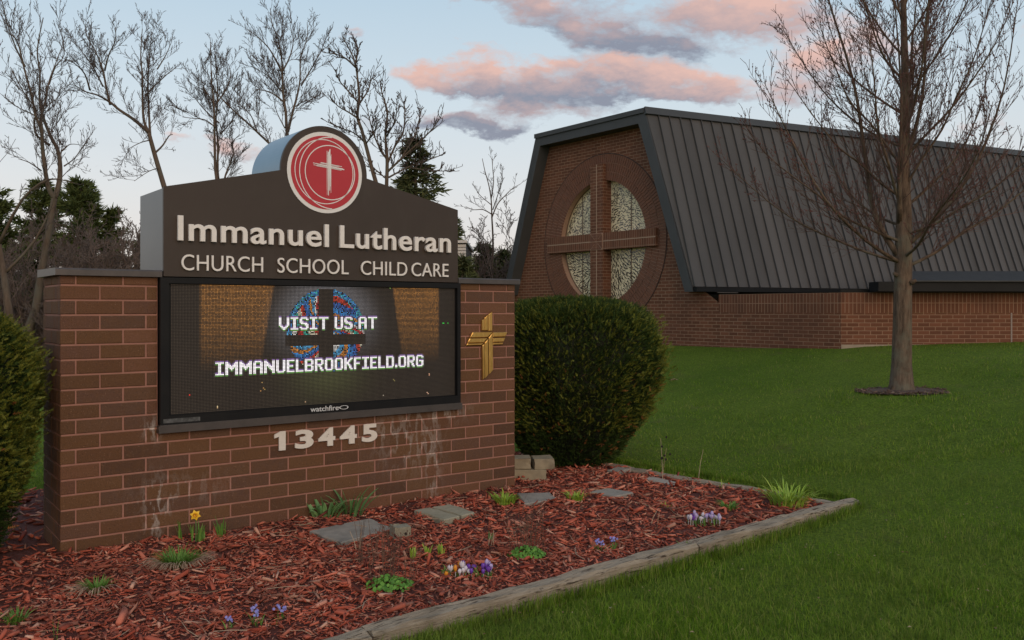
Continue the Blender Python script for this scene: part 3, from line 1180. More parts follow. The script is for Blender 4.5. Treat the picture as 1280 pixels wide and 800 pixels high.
# exact corners
for (xx, zz) in ((XL, ZB), (XR, ZB), (XR, 1.9), (XL, 1.9), (slope_x(ZT, 1), ZT), (slope_x(ZT, -1), ZT)):
    angs.append(math.atan2(zz - CZc, xx - CXc) % (2 * math.pi))
angs = sorted(set(round(a_, 6) for a_ in angs))
for a_ in angs:
    t = wall_bound(a_)
    g.v.append((CXc + math.cos(a_) * (R_OUT - .02), WY, CZc + math.sin(a_) * (R_OUT - .02)))
    g.v.append((CXc + math.cos(a_) * t, WY, CZc + math.sin(a_) * t))
n = len(angs)
for i in range(n):
    j = (i + 1) % n
    g.f.append((2 * i, 2 * j, 2 * j + 1, 2 * i + 1))
g.obj('front_wall', m_cbrick, church)
# window reveal and mortar behind the ring
ring = Geo()
for i in range(96):
    a0, a1_ = 2 * math.pi * i / 96, 2 * math.pi * (i + 1) / 96
    p = [(CXc + math.cos(a_) * r_, y, CZc + math.sin(a_) * r_) for a_, r_, y in ((a0, R_IN, WY + .004), (a1_, R_IN, WY + .004), (a1_, R_OUT + .03, WY + .004), (a0, R_OUT + .03, WY + .004))]
    ring.face(p)
    ring.face([(CXc + math.cos(a0) * R_IN, WY + .004, CZc + math.sin(a0) * R_IN), (CXc + math.cos(a0) * R_IN, WY + .25, CZc + math.sin(a0) * R_IN), (CXc + math.cos(a1_) * R_IN, WY + .25, CZc + math.sin(a1_) * R_IN), (CXc + math.cos(a1_) * R_IN, WY + .004, CZc + math.sin(a1_) * R_IN)])
wr = ring.obj('window_ring', m_mort2, church)
g = Geo()
for k, (ra, rb) in enumerate(((1.37, 1.553), (1.563, 1.746), (1.756, 1.94))):
    cnt = int(2 * math.pi * (ra + rb) / 2 / .0677)
    for i in range(cnt):
        a0 = 2 * math.pi * (i + .11 + .5 * (k % 2)) / cnt
        a1_ = 2 * math.pi * (i + .89 + .5 * (k % 2)) / cnt
        j = rnd.uniform(-.003, .003)
        y0, y1 = WY - .012 + j, WY + .02
        P = [(CXc + math.cos(a_) * r_, CZc + math.sin(a_) * r_) for a_, r_ in ((a0, ra), (a1_, ra), (a1_, rb), (a0, rb))]
        b0 = len(g.v)
        g.v += [(p[0], y0, p[1]) for p in P] + [(p[0], y1, p[1]) for p in P]
        g.f += [(b0, b0 + 3, b0 + 2, b0 + 1)] + [(b0 + q, b0 + (q + 1) % 4, b0 + 4 + (q + 1) % 4, b0 + 4 + q) for q in range(4)]
rb_ = g.obj('ring_bricks', m_wedge, wr)
rb_['kind'] = 'stuff'
# flat dark strip painted as the shadow line round the ring
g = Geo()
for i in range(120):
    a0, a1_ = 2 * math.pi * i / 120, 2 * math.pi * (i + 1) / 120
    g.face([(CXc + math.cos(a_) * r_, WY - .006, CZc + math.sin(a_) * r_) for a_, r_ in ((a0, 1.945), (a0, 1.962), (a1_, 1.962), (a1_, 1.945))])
g.obj('ring_shadow_line', simple_mat('ring_shadow_paint', (.03, .018, .014), None, .8), wr)

# cross of brick standing proud of the wall
VX0, VX1 = -3.06, -2.66
HZ0, HZ1 = 2.965, 3.335
g = Geo()
g.quadbox(VX0, VX1, .20, WY + .30, ZB, HZ0 - .0)
g.quadbox(VX0, VX1, .20, WY + .30, HZ1, 4.86)
g.obj('cross_upright', m_cbrick, church)
m_vert = m_sbrick
g = Geo()
g.quadbox(-4.56, VX0 - .001, .203, WY + .30, HZ0, HZ1)
g.quadbox(VX1 + .001, -1.09, .203, WY + .30, HZ0, HZ1)
g.obj('cross_arm', m_sbrick, church)
g = Geo()
g.quadbox(VX0, VX1, .195, WY + .3, HZ0, HZ1)
cm = g.obj('cross_middle', m_mort2, church)
g = Geo()
cxm, czm = (VX0 + VX1) / 2, (HZ0 + HZ1) / 2
hw, hh = (VX1 - VX0) / 2, (HZ1 - HZ0) / 2
for qx in (-1, 1):
    for qz in (-1, 1):
        for k in range(3):
            f0, f1 = .08 + k * .30, .34 + k * .30
            # mitred pieces radiating from the middle
            g.poly_prism([(cxm + qx * hw * f0, czm + qz * hh * .05), (cxm + qx * hw * f1, czm + qz * hh * .05), (cxm + qx * hw * f1, czm + qz * hh * (f1 - .06)), (cxm + qx * hw * f0, czm + qz * hh * max(.08, f0 - .06))], .186, .1945)
            g.poly_prism([(cxm + qx * hw * .05, czm + qz * hh * f0), (cxm + qx * hw * .05, czm + qz * hh * f1), (cxm + qx * hw * (f1 - .06), czm + qz * hh * f1), (cxm + qx * hw * max(.08, f0 - .06), czm + qz * hh * f0)], .186, .1945)
for poly in ():
    pass
g.obj('cut_bricks', m_wedge, cm)
# fine raised mortar line down the upright and along the arms
m_line = simple_mat('pale_joint', (.50, .36, .26), None, .9)
g = Geo()
g.quadbox(cxm - .006, cxm + .006, .196, .201, ZB, HZ0 - .002)
g.quadbox(cxm - .006, cxm + .006, .196, .201, HZ1 + .002, 4.86)
g.quadbox(-4.56, VX0 - .002, .199, .204, czm - .006, czm + .006)
g.quadbox(VX1 + .002, -1.09, .199, .204, czm - .006, czm + .006)
g.obj('centre_joint', m_line, church)

# stained glass: cream matrix with dark chips, one pane per quarter
m_matrix = simple_mat('cream_glass_matrix', (.82, .69, .46), (.72, .60, .39), .6, 9, bump_s=.2, bump_scale=40)
m_chip, nt, b = new_mat('dark_glass_chips')
b.inputs['Roughness'].default_value = .10
b.inputs['Specular IOR Level'].default_value = .8
gg = N(nt, 'ShaderNodeNewGeometry')
rr = N(nt, 'ShaderNodeValToRGB')
es = rr.color_ramp.elements
es[0].color = (.006, .007, .012, 1)
es[1].color = (.05, .02, .012, 1)
for p, c in ((.4, (.008, .012, .03)), (.75, (.012, .010, .008))):
    k = es.new(p)
    k.color = (*c, 1)
nt.links.new(gg.outputs['Random Per Island'], rr.inputs[0])
nt.links.new(rr.outputs[0], b.inputs['Base Color'])
m_lead = simple_mat('bronze_window_frame', (.16, .10, .055), (.11, .07, .04), .5, 20)
GY = WY + .16
for qx, qz in ((-1, 1), (1, 1), (-1, -1), (1, -1)):
    x_in = VX1 - .02 if qx > 0 else VX0 + .02
    z_in = HZ1 - .02 if qz > 0 else HZ0 + .02
    pts = [(x_in, z_in)]
    a_s = math.asin(max(-1, min(1, (z_in - CZc) / R_IN)))
    a_e = math.acos(max(-1, min(1, (x_in - CXc) / R_IN)))
    if qx > 0 and qz > 0:
        rngs = (a_s, a_e)
    elif qx < 0 and qz > 0:
        rngs = (a_e, math.pi - a_s)
    elif qx < 0:
        rngs = (math.pi - a_s, 2 * math.pi - a_e)
    else:
        rngs = (2 * math.pi - a_e, 2 * math.pi + a_s)
    for i in range(25):
        a_ = rngs[0] + (rngs[1] - rngs[0]) * i / 24
        pts.append((CXc + R_IN * math.cos(a_), CZc + R_IN * math.sin(a_)))
    g = Geo()
    g.face([(p[0], GY, p[1]) for p in pts])
    pane = g.obj('stained_glass_pane', m_matrix, church)
    # chips swirl round the middle of the cross
    chips = Geo()
    tries = 0
    placed = []
    for k in range(44):
        rad = .22 + k * .0275
        step_a = .072 / rad
        a_ = rnd.uniform(0, step_a)
        while a_ < 2 * math.pi:
            a_ += step_a * rnd.uniform(.75, 1.25)
            x = CXc + rad * math.cos(a_)
            z = CZc + rad * math.sin(a_)
            if (x - x_in) * qx < .03 or (z - z_in) * qz < .03 or rad > R_IN - .03:
                continue
            if rnd.random() < (.16 if qz < 0 else .26):
                continue
            # long axis sweeps between the tangent and the radius, in drifting curves
            tilt = a_ + math.pi / 2 + .6 * math.sin(2.3 * rad + a_ * 1.0) + (.9 if qz < 0 else .35) + rnd.gauss(0, .42)
            ln = rnd.uniform(.014, .050) * (1.15 if qz < 0 else 1)
            wd = rnd.uniform(.004, .0118)
            d = (math.cos(tilt), math.sin(tilt))
            nn_ = (-d[1], d[0])
            P = []
            for (su, sv) in ((-1, -.7), (.2, -1.0), (1, -.5), (.85, .8), (-.2, 1.0), (-1, .7)):
                P.append((x + d[0] * su * ln + nn_[0] * sv * wd, GY - .006, z + d[1] * su * ln + nn_[1] * sv * wd))
            chips.face(P)
    co_ = chips.obj('glass_chips', m_chip, pane)
    co_['kind'] = 'stuff'
    fr_ = Geo()
    loop = [(p[0], GY - .02, p[1]) for p in pts] + [(pts[0][0], GY - .02, pts[0][1])]
    fr_.tube(loop, [.018] * len(loop), 4, False)
    # one vertical bar through the middle of the pane
    xm = CXc + qx * .78
    zz = math.sqrt(R_IN ** 2 - (xm - CXc) ** 2)
    fr_.tube([(xm, GY - .008, z_in), (xm, GY - .008, CZc + qz * zz)], [.011, .011], 4, False)
    fr_.obj('pane_frame', m_lead, pane)

# --- roof frame at the gable
TLo, TRo, BRo, BLo = (-4.732, 5.777), (-1.22, 5.777), (.081, 1.995), (-6.03, 1.995)
TLi, TRi, BRi, BLi = (-4.585, 5.505), (-1.385, 5.505), (-.125, 1.995), (-5.82, 1.995)
g = Geo()
for (p, q, p2, q2) in ((TLo, TRo, TLi, TRi), (TRo, BRo, TRi, BRi), (BLo, TLo, BLi, TLi)):
    o4 = [p, q, q2, p2]
    b0 = len(g.v)
    g.v += [(a_[0], 0.0, a_[1]) for a_ in o4] + [(a_[0], WY + .05, a_[1]) for a_ in o4]
    g.f += [(b0, b0 + 3, b0 + 2, b0 + 1), (b0 + 4, b0 + 5, b0 + 6, b0 + 7)] + [(b0 + i, b0 + (i + 1) % 4, b0 + 4 + (i + 1) % 4, b0 + 4 + i) for i in range(4)]
g.obj('gable_frame', m_trim, church)
# top coping strip with its own edge line
g = Geo()
g.poly_prism([(TLo[0] - .03, 5.700), (TRo[0] + .02, 5.700), (TRo[0] + .02, 5.800), (TLo[0] - .03, 5.800)], -.035, .10)
g.obj('gable_coping', m_trim, church)

# --- standing seam slope: own frame, u along the eave, v up the slope
def ch_local(p):
    d = Vector(p) - Vector(CH_LOC)
    c_, s_ = math.cos(-CH_ROT), math.sin(-CH_ROT)
    return Vector((d.x * c_ - d.y * s_, d.x * s_ + d.y * c_, d.z))


Ew = Vector((3.518, 17.36, 2.095))
u_ = Vector((.902, .432, 0)).normalized()
TRw = Vector((2.721, 18.38, 5.777))
vv = TRw - Ew
u_off = vv.dot(u_)
vperp = vv - u_ * u_off
SL = vperp.length
v_ = vperp.normalized()
n_ = u_.cross(v_).normalized()
if n_.y > 0:
    n_ = -n_
Mroof = Matrix(((u_.x, v_.x, n_.x, 0), (u_.y, v_.y, n_.y, 0), (u_.z, v_.z, n_.z, 0), (0, 0, 0, 1)))
Mroof.translation = Ew
root_inv = (Matrix.Translation(CH_LOC) @ Matrix.Rotation(CH_ROT, 4, 'Z')).inverted()
Mloc = root_inv @ Mroof
PW = .2715


def panel_mesh(width, u_top0=0.0):
    g = Geo()
    # sheet, and the folded rib at its left edge (local x = u, y = v, z = out)
    sgn = 1
    p = [(.008, 0), (width - .007, 0), (width - .007, SL), (u_top0 + .008, SL)]
    z = 0.0
    g.v += [(a_[0], a_[1], z) for a_ in p] + [(a_[0], a_[1], z - .03) for a_ in p]
    g.f += [(0, 1, 2, 3), (7, 6, 5, 4), (0, 4, 5, 1), (1, 5, 6, 2), (2, 6, 7, 3), (3, 7, 4, 0)]
    w = .006
    b0 = len(g.v)
    g.v += [(width - w, 0, -.03), (width + w, 0, -.03), (width + w, SL, -.03), (width - w, SL, -.03), (width - w, 0, .042), (width + w, 0, .042), (width + w, SL, .042), (width - w, SL, .042)]
    g.f += [tuple(b0 + i for i in q) for q in ((4, 5, 6, 7), (0, 1, 5, 4), (1, 2, 6, 5), (2, 3, 7, 6), (3, 0, 4, 7))]
    return mesh('roof_panel', g.v, g.f, m_roof)


pm = panel_mesh(PW - .002)
for k in range(62):
    o = put('roof_panel', pm, church)
    o.matrix_local = Mloc @ Matrix.Translation((k * PW + .035, 0, rnd.uniform(-.002, .002)))
edge = panel_mesh(.030, u_off + .02)
o = put('roof_panel', edge, church)
o.matrix_local = Mloc
LENR = 62 * PW + .04
g = Geo()
g.face([(0, 0, -.034), (LENR, 0, -.034), (LENR, SL, -.034), (u_off, SL, -.034)])
o = g.obj('seam_shadow_sheet', m_gutter, church)  # black sheet added under the panel gaps so the seams look shadowed
o.matrix_local = Mloc
# ridge flashing, eave edge and gutter in the same frame
g = Geo()
g.quadbox(u_off - .01, LENR, SL - .13, SL + .03, -.02, .055)
o = g.obj('ridge_flashing', m_trim, church)
o.matrix_local = Mloc
g = Geo()
Eloc = ch_local(Ew)
ue = (root_inv.to_3x3() @ u_)
o = None
g.v += []
ang = math.atan2(ue.y, ue.x)
g.quadbox(0.02, LENR, -.10, .02, -.10, -.012)
o = g.obj('gutter', m_gutter, church, loc=Eloc, rot=(0, 0, ang))
g = Geo()
g.quadbox(.85, LENR, .025, 3.2, -.09, -.03)
g.quadbox(.12, .85, .025, .40, -.09, -.03)
o = g.obj('soffit', m_gutter, church, loc=Eloc, rot=(0, 0, ang))
# hidden flat top and the far slope
g = Geo()
far = 17.0
ulx, uly = ue.x, ue.y
A = (TRo[0], .12)
B = (TLo[0], .12)
g.face([(A[0], A[1], 5.77), (A[0] + ulx * far, A[1] + uly * far, 5.77), (B[0] - ulx * far * .0 + .2 * far * 0 + 0, B[1] + far * .98, 5.77), (B[0], B[1], 5.77)])
g.obj('roof_deck', m_roof, church)
g = Geo()
g.face([(TLo[0], .02, 5.777), (TLo[0], far, 5.777), (BLo[0], far, 1.995), (BLo[0], .02, 1.995)])
g.obj('far_slope', m_roof, church)
g = Geo()
g.quadbox(-5.7, -5.6, WY + .02, far, .2, 1.99)
g.obj('far_wall', m_cbrick, church)

# --- low side wing: shaded return, red front wall with upright bricks along the top
wing = empty('brick_wing', CH_LOC, CH_ROT)
tag(wing, 'low red brick side wing with upright bricks along its wall top, under the roof edge', 'wing')
g = Geo()
WX1 = 3.095
g.face([(XR + .003, .285, .2), (WX1, .285, .2), (WX1, .285, 1.590), (XR + .003, .285, 1.590)])
g.obj('return_wall', m_cbrick, wing)
g = Geo()
g.face([(XR + .003, .285, 1.592), (WX1, .285, 1.592), (WX1, .285, 1.935), (XR + .003, .285, 1.935)])
so_mat = m_sbrick
# upright courses start on the wall line: object origin set so that the joints line up
o = g.obj('upright_course', m_sbrick, wing)
corner_w = Vector((3.468 + .6125 * WX1 + .7905 * .285, 17.42 - .7905 * WX1 + .6125 * .285, 0))
cl = ch_local(corner_w)
wd_ = (root_inv.to_3x3() @ Vector((1, .03, 0)).normalized())
wang = math.atan2(wd_.y, wd_.x)
WL_ = 9.0
g = Geo()
g.face([(0, 0, .2), (WL_, 0, .2), (WL_, 0, 1.590), (0, 0, 1.590)])
g.obj('front_wall', m_cbrick, wing, loc=(cl.x, cl.y, 0), rot=(0, 0, wang))
g = Geo()
g.face([(0, 0, 1.592), (WL_, 0, 1.592), (WL_, 0, 1.935), (0, 0, 1.935)])
g.obj('upright_course', m_sbrick, wing, loc=(cl.x, cl.y, 0), rot=(0, 0, wang))
# pale footing strip and a control joint
g = Geo()
g.quadbox(.0, WL_, -.012, .02, .9, 1.052)
g.obj('footing', simple_mat('pale_concrete', (.34, .27, .20), (.27, .215, .16), .9, 9), wing, loc=(cl.x, cl.y, 0), rot=(0, 0, wang))
g = Geo()
g.quadbox(2.93, 2.955, -.006, .01, 1.05, 1.59)
g.obj('control_joint', simple_mat('grey_sealant', (.30, .24, .21), None, .8), wing, loc=(cl.x, cl.y, 0), rot=(0, 0, wang))
# low roof of the wing: black fascia with a lighter drip line, shallow sheet behind
g = Geo()
g.v += []
fx0 = .50
g.quadbox(fx0, WL_, -.32, .05, 1.952, 2.110)
g.quadbox(0, fx0, .03, .06, 1.937, 1.99)
m_lowroof = simple_mat('dull_black_roofing', (.036, .035, .036), (.050, .048, .048), .8, 5, spec=.08)
g.obj('fascia', m_gutter, wing, loc=(cl.x, cl.y, 0), rot=(0, 0, wang))
g = Geo()
g.face([(fx0 + .34, -.36, 2.125), (WL_, -.36, 2.125), (WL_, 2.2, 2.405), (fx0 + 1.40, 2.0, 2.385)])
g.face([(fx0 + 1.40, 2.0, 2.385), (WL_, 2.2, 2.405), (WL_, 8.0, 2.405), (fx0 + 3.2, 5.2, 2.385)])
g.face([(fx0 + .34, -.36, 2.0), (fx0 + .34, -.36, 2.125), (fx0 + 1.40, 2.0, 2.385), (fx0 + 1.40, 2.0, 2.0)])
g.face([(fx0 + 1.40, 2.0, 2.0), (fx0 + 1.40, 2.0, 2.385), (fx0 + 3.2, 5.2, 2.385), (fx0 + 3.2, 5.2, 2.0)])
g.face([(fx0, -.32, 2.112), (fx0 + .5, -.32, 2.112), (fx0 + .5, .05, 2.112), (fx0, .05, 2.112)])
g.obj('low_roof', m_lowroof, wing, loc=(cl.x, cl.y, 0), rot=(0, 0, wang))
g = Geo()
g.quadbox(fx0 + .34, WL_, -.375, -.362, 2.112, 2.128)
g.obj('drip_edge', simple_mat('worn_metal_edge', (.05, .05, .05), (.02, .02, .02), .5, 3, .2), wing, loc=(cl.x, cl.y, 0), rot=(0, 0, wang))
g = Geo()
g.face([(XR, .30, 1.945), (WX1 + .0, .30, 1.945), (cl.x + wd_.x * WL_, cl.y + wd_.y * WL_ + .02, 1.945), (8, 9, 1.945), (XR + .5, 4, 1.945)])
g.obj('wing_ceiling', m_gutter, wing)
# two pale downlight housings tucked under the gutter
for uu in (.55, 3.85):
    g = Geo()
    g.quadbox(uu, uu + .5, -.07, -.03, -.122, -.104)
    g.obj('gutter_bracket', simple_mat('grey_bracket', (.16, .15, .15), None, .5), church, loc=Eloc, rot=(0, 0, ang))

# ------------------------------------------------------------------ timber edging
m_timber, nt, b = new_mat('weathered_timber')
b.inputs['Roughness'].default_value = .92
b.inputs['Specular IOR Level'].default_value = .2
tcn = N(nt, 'ShaderNodeTexCoord')
co = tcn.outputs['Object']
n_a = noise_node(nt, 5, 7, .68, co, (1.2, 14, 14))
n_b = noise_node(nt, 16, 6, .72, co, (.30, 3.5, 3.5))
c = mixc(nt, ramp_fac(nt, n_a, .3, .7), (.24, .19, .14), (.40, .33, .25))
c = mixc(nt, ramp_fac(nt, n_b, .54, .62), c, (.06, .042, .03))
c = mixc(nt, mth(nt, 'MULTIPLY', ramp_fac(nt, noise_node(nt, 4, 5, .6, co), .5, .75), .55), c, (.12, .095, .065))
nt.links.new(c, b.inputs['Base Color'])
bump(nt, b, mth(nt, 'ADD', n_a, n_b), .9, .012)


def timber(label, p0, p1, width, h0, h1, side=1, parent=None):
    """rough sawn timber from p0 to p1 (world xy), the inner top edge on that line"""
    d = Vector((p1[0] - p0[0], p1[1] - p0[1], 0))
    L = d.length
    nseg = max(4, int(L / .12))
    g = Geo()
    for i in range(nseg + 1):
        x = L * i / nseg
        rr_ = [rnd.uniform(-.009, .009) for _ in range(8)]
        wig = .006 * math.sin(x * 2.1 + p0[0])
        ring_ = [(0 + rr_[0], h0), (0 + rr_[1], h1 - .012), (.012, h1 + rr_[2] * .8), (width * .5 + wig, h1 - .004 + rr_[3] * 1.2), (width - .014, h1 - .004 + rr_[4]), (width + rr_[5], h1 - .02), (width + rr_[6], h0)]
        for (w, z) in ring_:
            g.v.append((x, -side * (w + wig), z))
    k = 7
    for i in range(nseg):
        for j in range(k):
            j2 = (j + 1) % k
            g.f.append((i * k + j, i * k + j2, (i + 1) * k + j2, (i + 1) * k + j))
    g.f.append(tuple(range(k - 1, -1, -1)))
    g.f.append(tuple(nseg * k + j for j in range(k)))
    o = g.obj('landscape_timber', m_timber, None, False, (p0[0], p0[1], 0), (0, 0, math.atan2(d.y, d.x)))
    tag(o, label, 'timber', 'timbers edging the mulch bed')
    return o


def tl(k):
    return (-.98 + .763 * k, 4.336 + .647 * k)


timber('grey weathered timber nearest the viewer, cut by the bottom edge of the photo', tl(-2.1), tl(.268), .118, -.12, .050)
timber('long grey weathered timber along the front of the bed between two joints', tl(.282), tl(2.852), .118, -.12, .055)
timber('cracked grey timber along the bed front, ending at the right corner on the lawn', tl(2.866), tl(5.02), .120, -.12, .056)
timber('thin dark timber along the far right edge of the bed beside the lawn', (2.76, 7.55), (1.62, 8.80), .10, -.10, .030, -1)
timber('thin dark timber at the far edge of the bed running behind the clipped yew bush', (1.61, 8.815), (.20, 10.45), .10, -.10, .026, -1)

# ------------------------------------------------------------------ flagstones, stone blocks, concrete stub
def flag_mat(name, c1, c2):
    return simple_mat(name, c1, c2, .9, 18, bump_s=.5, bump_scale=70, spec=.25, dirt=tuple(x * .7 for x in c2))


m_flag_g = flag_mat('grey_flagstone', (.33, .29, .245), (.25, .225, .195))
m_flag_t = flag_mat('tan_flagstone', (.36, .32, .235), (.29, .265, .19))


def flagstone(label, pts, mat, z=.033, th=.04, group='flagstones lying in the mulch', pieces=None):
    cx = sum(p[0] for p in pts) / len(pts)
    cy = sum(p[1] for p in pts) / len(pts)

    def rough(poly):
        out = []
        for i in range(len(poly)):
            p, q = poly[i], poly[(i + 1) % len(poly)]
            for t in (0, .22, .45, .7, .88):
                j = .010 if t else .004
                out.append((p[0] + (q[0] - p[0]) * t + rnd.uniform(-j, j) - cx, p[1] + (q[1] - p[1]) * t + rnd.uniform(-j, j) - cy))
        return out

    def slab(poly, zz):
        g = Geo()
        o_ = rough(poly)
        mx, my = sum(p[0] for p in o_) / len(o_), sum(p[1] for p in o_) / len(o_)
        n = len(o_)
        g.v += [(p[0], p[1], -th) for p in o_] + [(p[0], p[1], -.008) for p in o_] + [(mx + (p[0] - mx) * .96, my + (p[1] - my) * .96, rnd.uniform(-.003, .002)) for p in o_]
        for lv in (0, n):
            for i in range(n):
                j = (i + 1) % n
                g.f.append((lv + i, lv + j, lv + n + j, lv + n + i))
        g.f.append(tuple(range(2 * n, 3 * n)))
        return g
    if pieces is None:
        o = slab(pts, 0).obj('flagstone', mat, None, False, (cx, cy, z))
    else:
        o = empty('flagstone', (cx, cy, z))
        for pc in pieces:
            slab(pc, 0).obj('stone_piece', mat, o)
    tag(o, label, 'flagstone', group)
    return o


def ccw(p):
    a_ = sum(p[i][0] * p[(i + 1) % len(p)][1] - p[(i + 1) % len(p)][0] * p[i][1] for i in range(len(p)))
    return p if a_ > 0 else p[::-1]


flagstone('large grey flagstone in front of the screen beside the small concrete stub', ccw([(-1.492, 6.585), (-1.105, 6.963), (-.887, 6.657), (-1.193, 6.246)]), m_flag_g, .026, .06)
q = [(-.786, 7.212), (-.52, 7.433), (-.297, 7.127), (-.528, 6.884)]
ma = ((q[0][0] + q[1][0]) / 2 - .02, (q[0][1] + q[1][1]) / 2 - .02)
mb = ((q[2][0] + q[3][0]) / 2, (q[2][1] + q[3][1]) / 2)
flagstone('tan flagstone split in two by a crack, in the middle of the mulch', q, m_flag_t, .035, .05,
          pieces=[ccw([q[0], ma, mb, q[3]]), ccw([(ma[0] + .02, ma[1] + .02), q[1], q[2], (mb[0] + .018, mb[1] + .02)])])
flagstone('grey flagstone in the mulch at the right corner of the brick sign', ccw([(.043, 7.919), (.343, 7.971), (.394, 7.701), (.101, 7.479)]), m_flag_g, .024)
flagstone('ragged grey flagstone in the mulch in front of the clipped yew bush', ccw([(.706, 7.992), (.873, 8.15), (1.084, 7.95), (.883, 7.784)]), m_flag_g, .024)
flagstone('pale narrow flagstone near the far right timber of the bed', ccw([(1.271, 8.589), (1.372, 8.717), (1.571, 8.395), (1.483, 8.269)]), flag_mat('pale_flagstone', (.46, .40, .34), (.38, .33, .28)), .026)
flagstone('half buried flagstone beside the foot of the yew bush at the far timber', ccw([(.969, 9.042), (1.101, 9.198), (1.218, 9.115), (1.084, 8.953)]), m_flag_g, .030)

m_block = simple_mat('buff_limestone', (.33, .27, .18), (.22, .18, .12), .92, 9, bump_s=.7, bump_scale=35, dirt=(.16, .13, .09))


def stone_block(label, x, y, z, w, d, h, rz):
    bm = bmesh.new()
    bmesh.ops.create_cube(bm, size=1)
    bmesh.ops.scale(bm, vec=(w, d, h), verts=bm.verts)
    bmesh.ops.bevel(bm, geom=bm.edges[:], offset=.007, segments=1, affect='EDGES')
    bmesh.ops.subdivide_edges(bm, edges=bm.edges[:], cuts=1)
    for v in bm.verts:
        v.co += Vector((rnd.uniform(-.006, .006), rnd.uniform(-.006, .006), rnd.uniform(-.004, .004)))
    me = bpy.data.meshes.new('stone_block')
    bm.to_mesh(me)
    bm.free()
    me.materials.append(m_block)
    o = put('stone_block', me, None, (x, y, z + h / 2), (0, 0, rz))
    tag(o, label, 'stone block', 'limestone blocks stacked behind the sign')


stone_block('lower buff limestone block on the mulch between the brick sign and the yew bush', .10, 8.78, -.03, .46, .25, .125, R(3))
stone_block('left upper buff limestone block, against the brick sign corner', .03, 8.79, .098, .30, .24, .105, R(2))
stone_block('right upper buff limestone block, its end under the yew bush', .30, 8.80, .098, .20, .24, .10, R(8))

stub = empty('concrete_stub', (-.80, 6.42, 0), R(28))
tag(stub, 'small square concrete stub with a bolt hole beside the large grey flagstone', 'stub')
m_stub = simple_mat('old_concrete', (.30, .27, .20), (.20, .18, .13), .92, 30, bump_s=.5, bump_scale=60)
g = Geo()
g.poly_prism([(-.062, -.05), (.058, -.052), (.062, .05), (-.058, .05)], -.03, .098, axis='z')
g.obj('body', m_stub, stub)
g = Geo()
g.quadbox(-.066, -.054, -.054, .054, .02, .106)
g.quadbox(-.054, .0, .034, .046, .085, .106)
g.obj('chipped_rim', m_stub, stub)
g = Geo()
g.poly_prism([(.060 + .0, .0)] and [(.018 + .011 * math.cos(t * .785), .050 + .012 * math.sin(t * .785)) for t in range(8)], -.0535, -.049)
g.obj('bolt_hole', simple_mat('dark_hole', (.02, .015, .012), None, .9), stub)

# ------------------------------------------------------------------ mulch chips
rg = np.random.default_rng(12)


def on_sign(x, y):
    dx, dy = x - SIGN_LOC[0], y - SIGN_LOC[1]
    s = dx * .797 + dy * .604
    t = -dx * .604 + dy * .797
    return (s > -.01) & (s < LEN + .01) & (t > 0) & (t < DEP)


def in_stones(x, y):
    ins = np.zeros(np.shape(x), bool)
    for poly in ([(-1.492, 6.585), (-1.105, 6.963), (-.887, 6.657), (-1.193, 6.246)], [(-.786, 7.212), (-.52, 7.433), (-.297, 7.127), (-.528, 6.884)], [(.043, 7.919), (.343, 7.971), (.394, 7.701), (.101, 7.479)], [(.706, 7.992), (.873, 8.15), (1.084, 7.95), (.883, 7.784)], [(1.271, 8.589), (1.372, 8.717), (1.571, 8.395), (1.483, 8.269)]):
        cx = sum(p[0] for p in poly) / 4
        cy = sum(p[1] for p in poly) / 4
        ins |= in_poly(x, y, [(cx + (p[0] - cx) * .93, cy + (p[1] - cy) * .93) for p in poly])
    return ins


def chips(n, box, lmin, lmax, poly, seed_z=0.0):
    x = rg.uniform(box[0], box[1], n)
    y = rg.uniform(box[2], box[3], n)
    ok = in_poly(x, y, poly) & ~on_sign(x, y) & ~in_stones(x, y)
    x, y = x[ok], y[ok]
    n = len(x)
    L = lmin + (lmax - lmin) * rg.beta(1.3, 3.2, n)
    W = L * rg.uniform(.14, .38, n)
    T = np.maximum(.002, W * rg.uniform(.2, .55, n))
    base = np.array([(-1, -.5, -1), (.8, -1, -1), (1, .4, -1), (-.7, 1, -1), (-1, -.4, 1), (.75, -.8, 1), (1, .5, 1), (-.8, .8, 1)], float)
    V_ = np.repeat(base[None], n, 0) * rg.uniform(.65, 1.2, (n, 8, 3))
    V_ *= np.stack([L, W, T], 1)[:, None, :] * .5
    V_[:, :, 2] += (V_[:, :, 0] ** 2) * rg.uniform(-2, 3, n)[:, None]
    yaw = rg.uniform(0, 2 * np.pi, n)
    pit = rg.normal(0, .24, n)
    rol = rg.normal(0, .5, n)
    cy_, sy_ = np.cos(yaw), np.sin(yaw)
    cp, sp = np.cos(pit), np.sin(pit)
    cr, sr = np.cos(rol), np.sin(rol)
    X, Y, Z = V_[:, :, 0], V_[:, :, 1], V_[:, :, 2]
    Y, Z = Y * cr[:, None] - Z * sr[:, None], Y * sr[:, None] + Z * cr[:, None]
    X, Z = X * cp[:, None] + Z * sp[:, None], -X * sp[:, None] + Z * cp[:, None]
    X, Y = X * cy_[:, None] - Y * sy_[:, None], X * sy_[:, None] + Y * cy_[:, None]
    z0 = bed_z(x, y) + seed_z + np.abs(sp) * L * .35 + rg.uniform(0, .014, n)
    P = np.stack([X + x[:, None], Y + y[:, None], Z + z0[:, None]], 2).reshape(-1, 3)
    fb = np.array([(0, 3, 2, 1), (4, 5, 6, 7), (0, 1, 5, 4), (1, 2, 6, 5), (2, 3, 7, 6), (3, 0, 4, 7)])
    F_ = (fb[None] + (np.arange(n) * 8)[:, None, None]).reshape(-1, 4)
    return P, F_


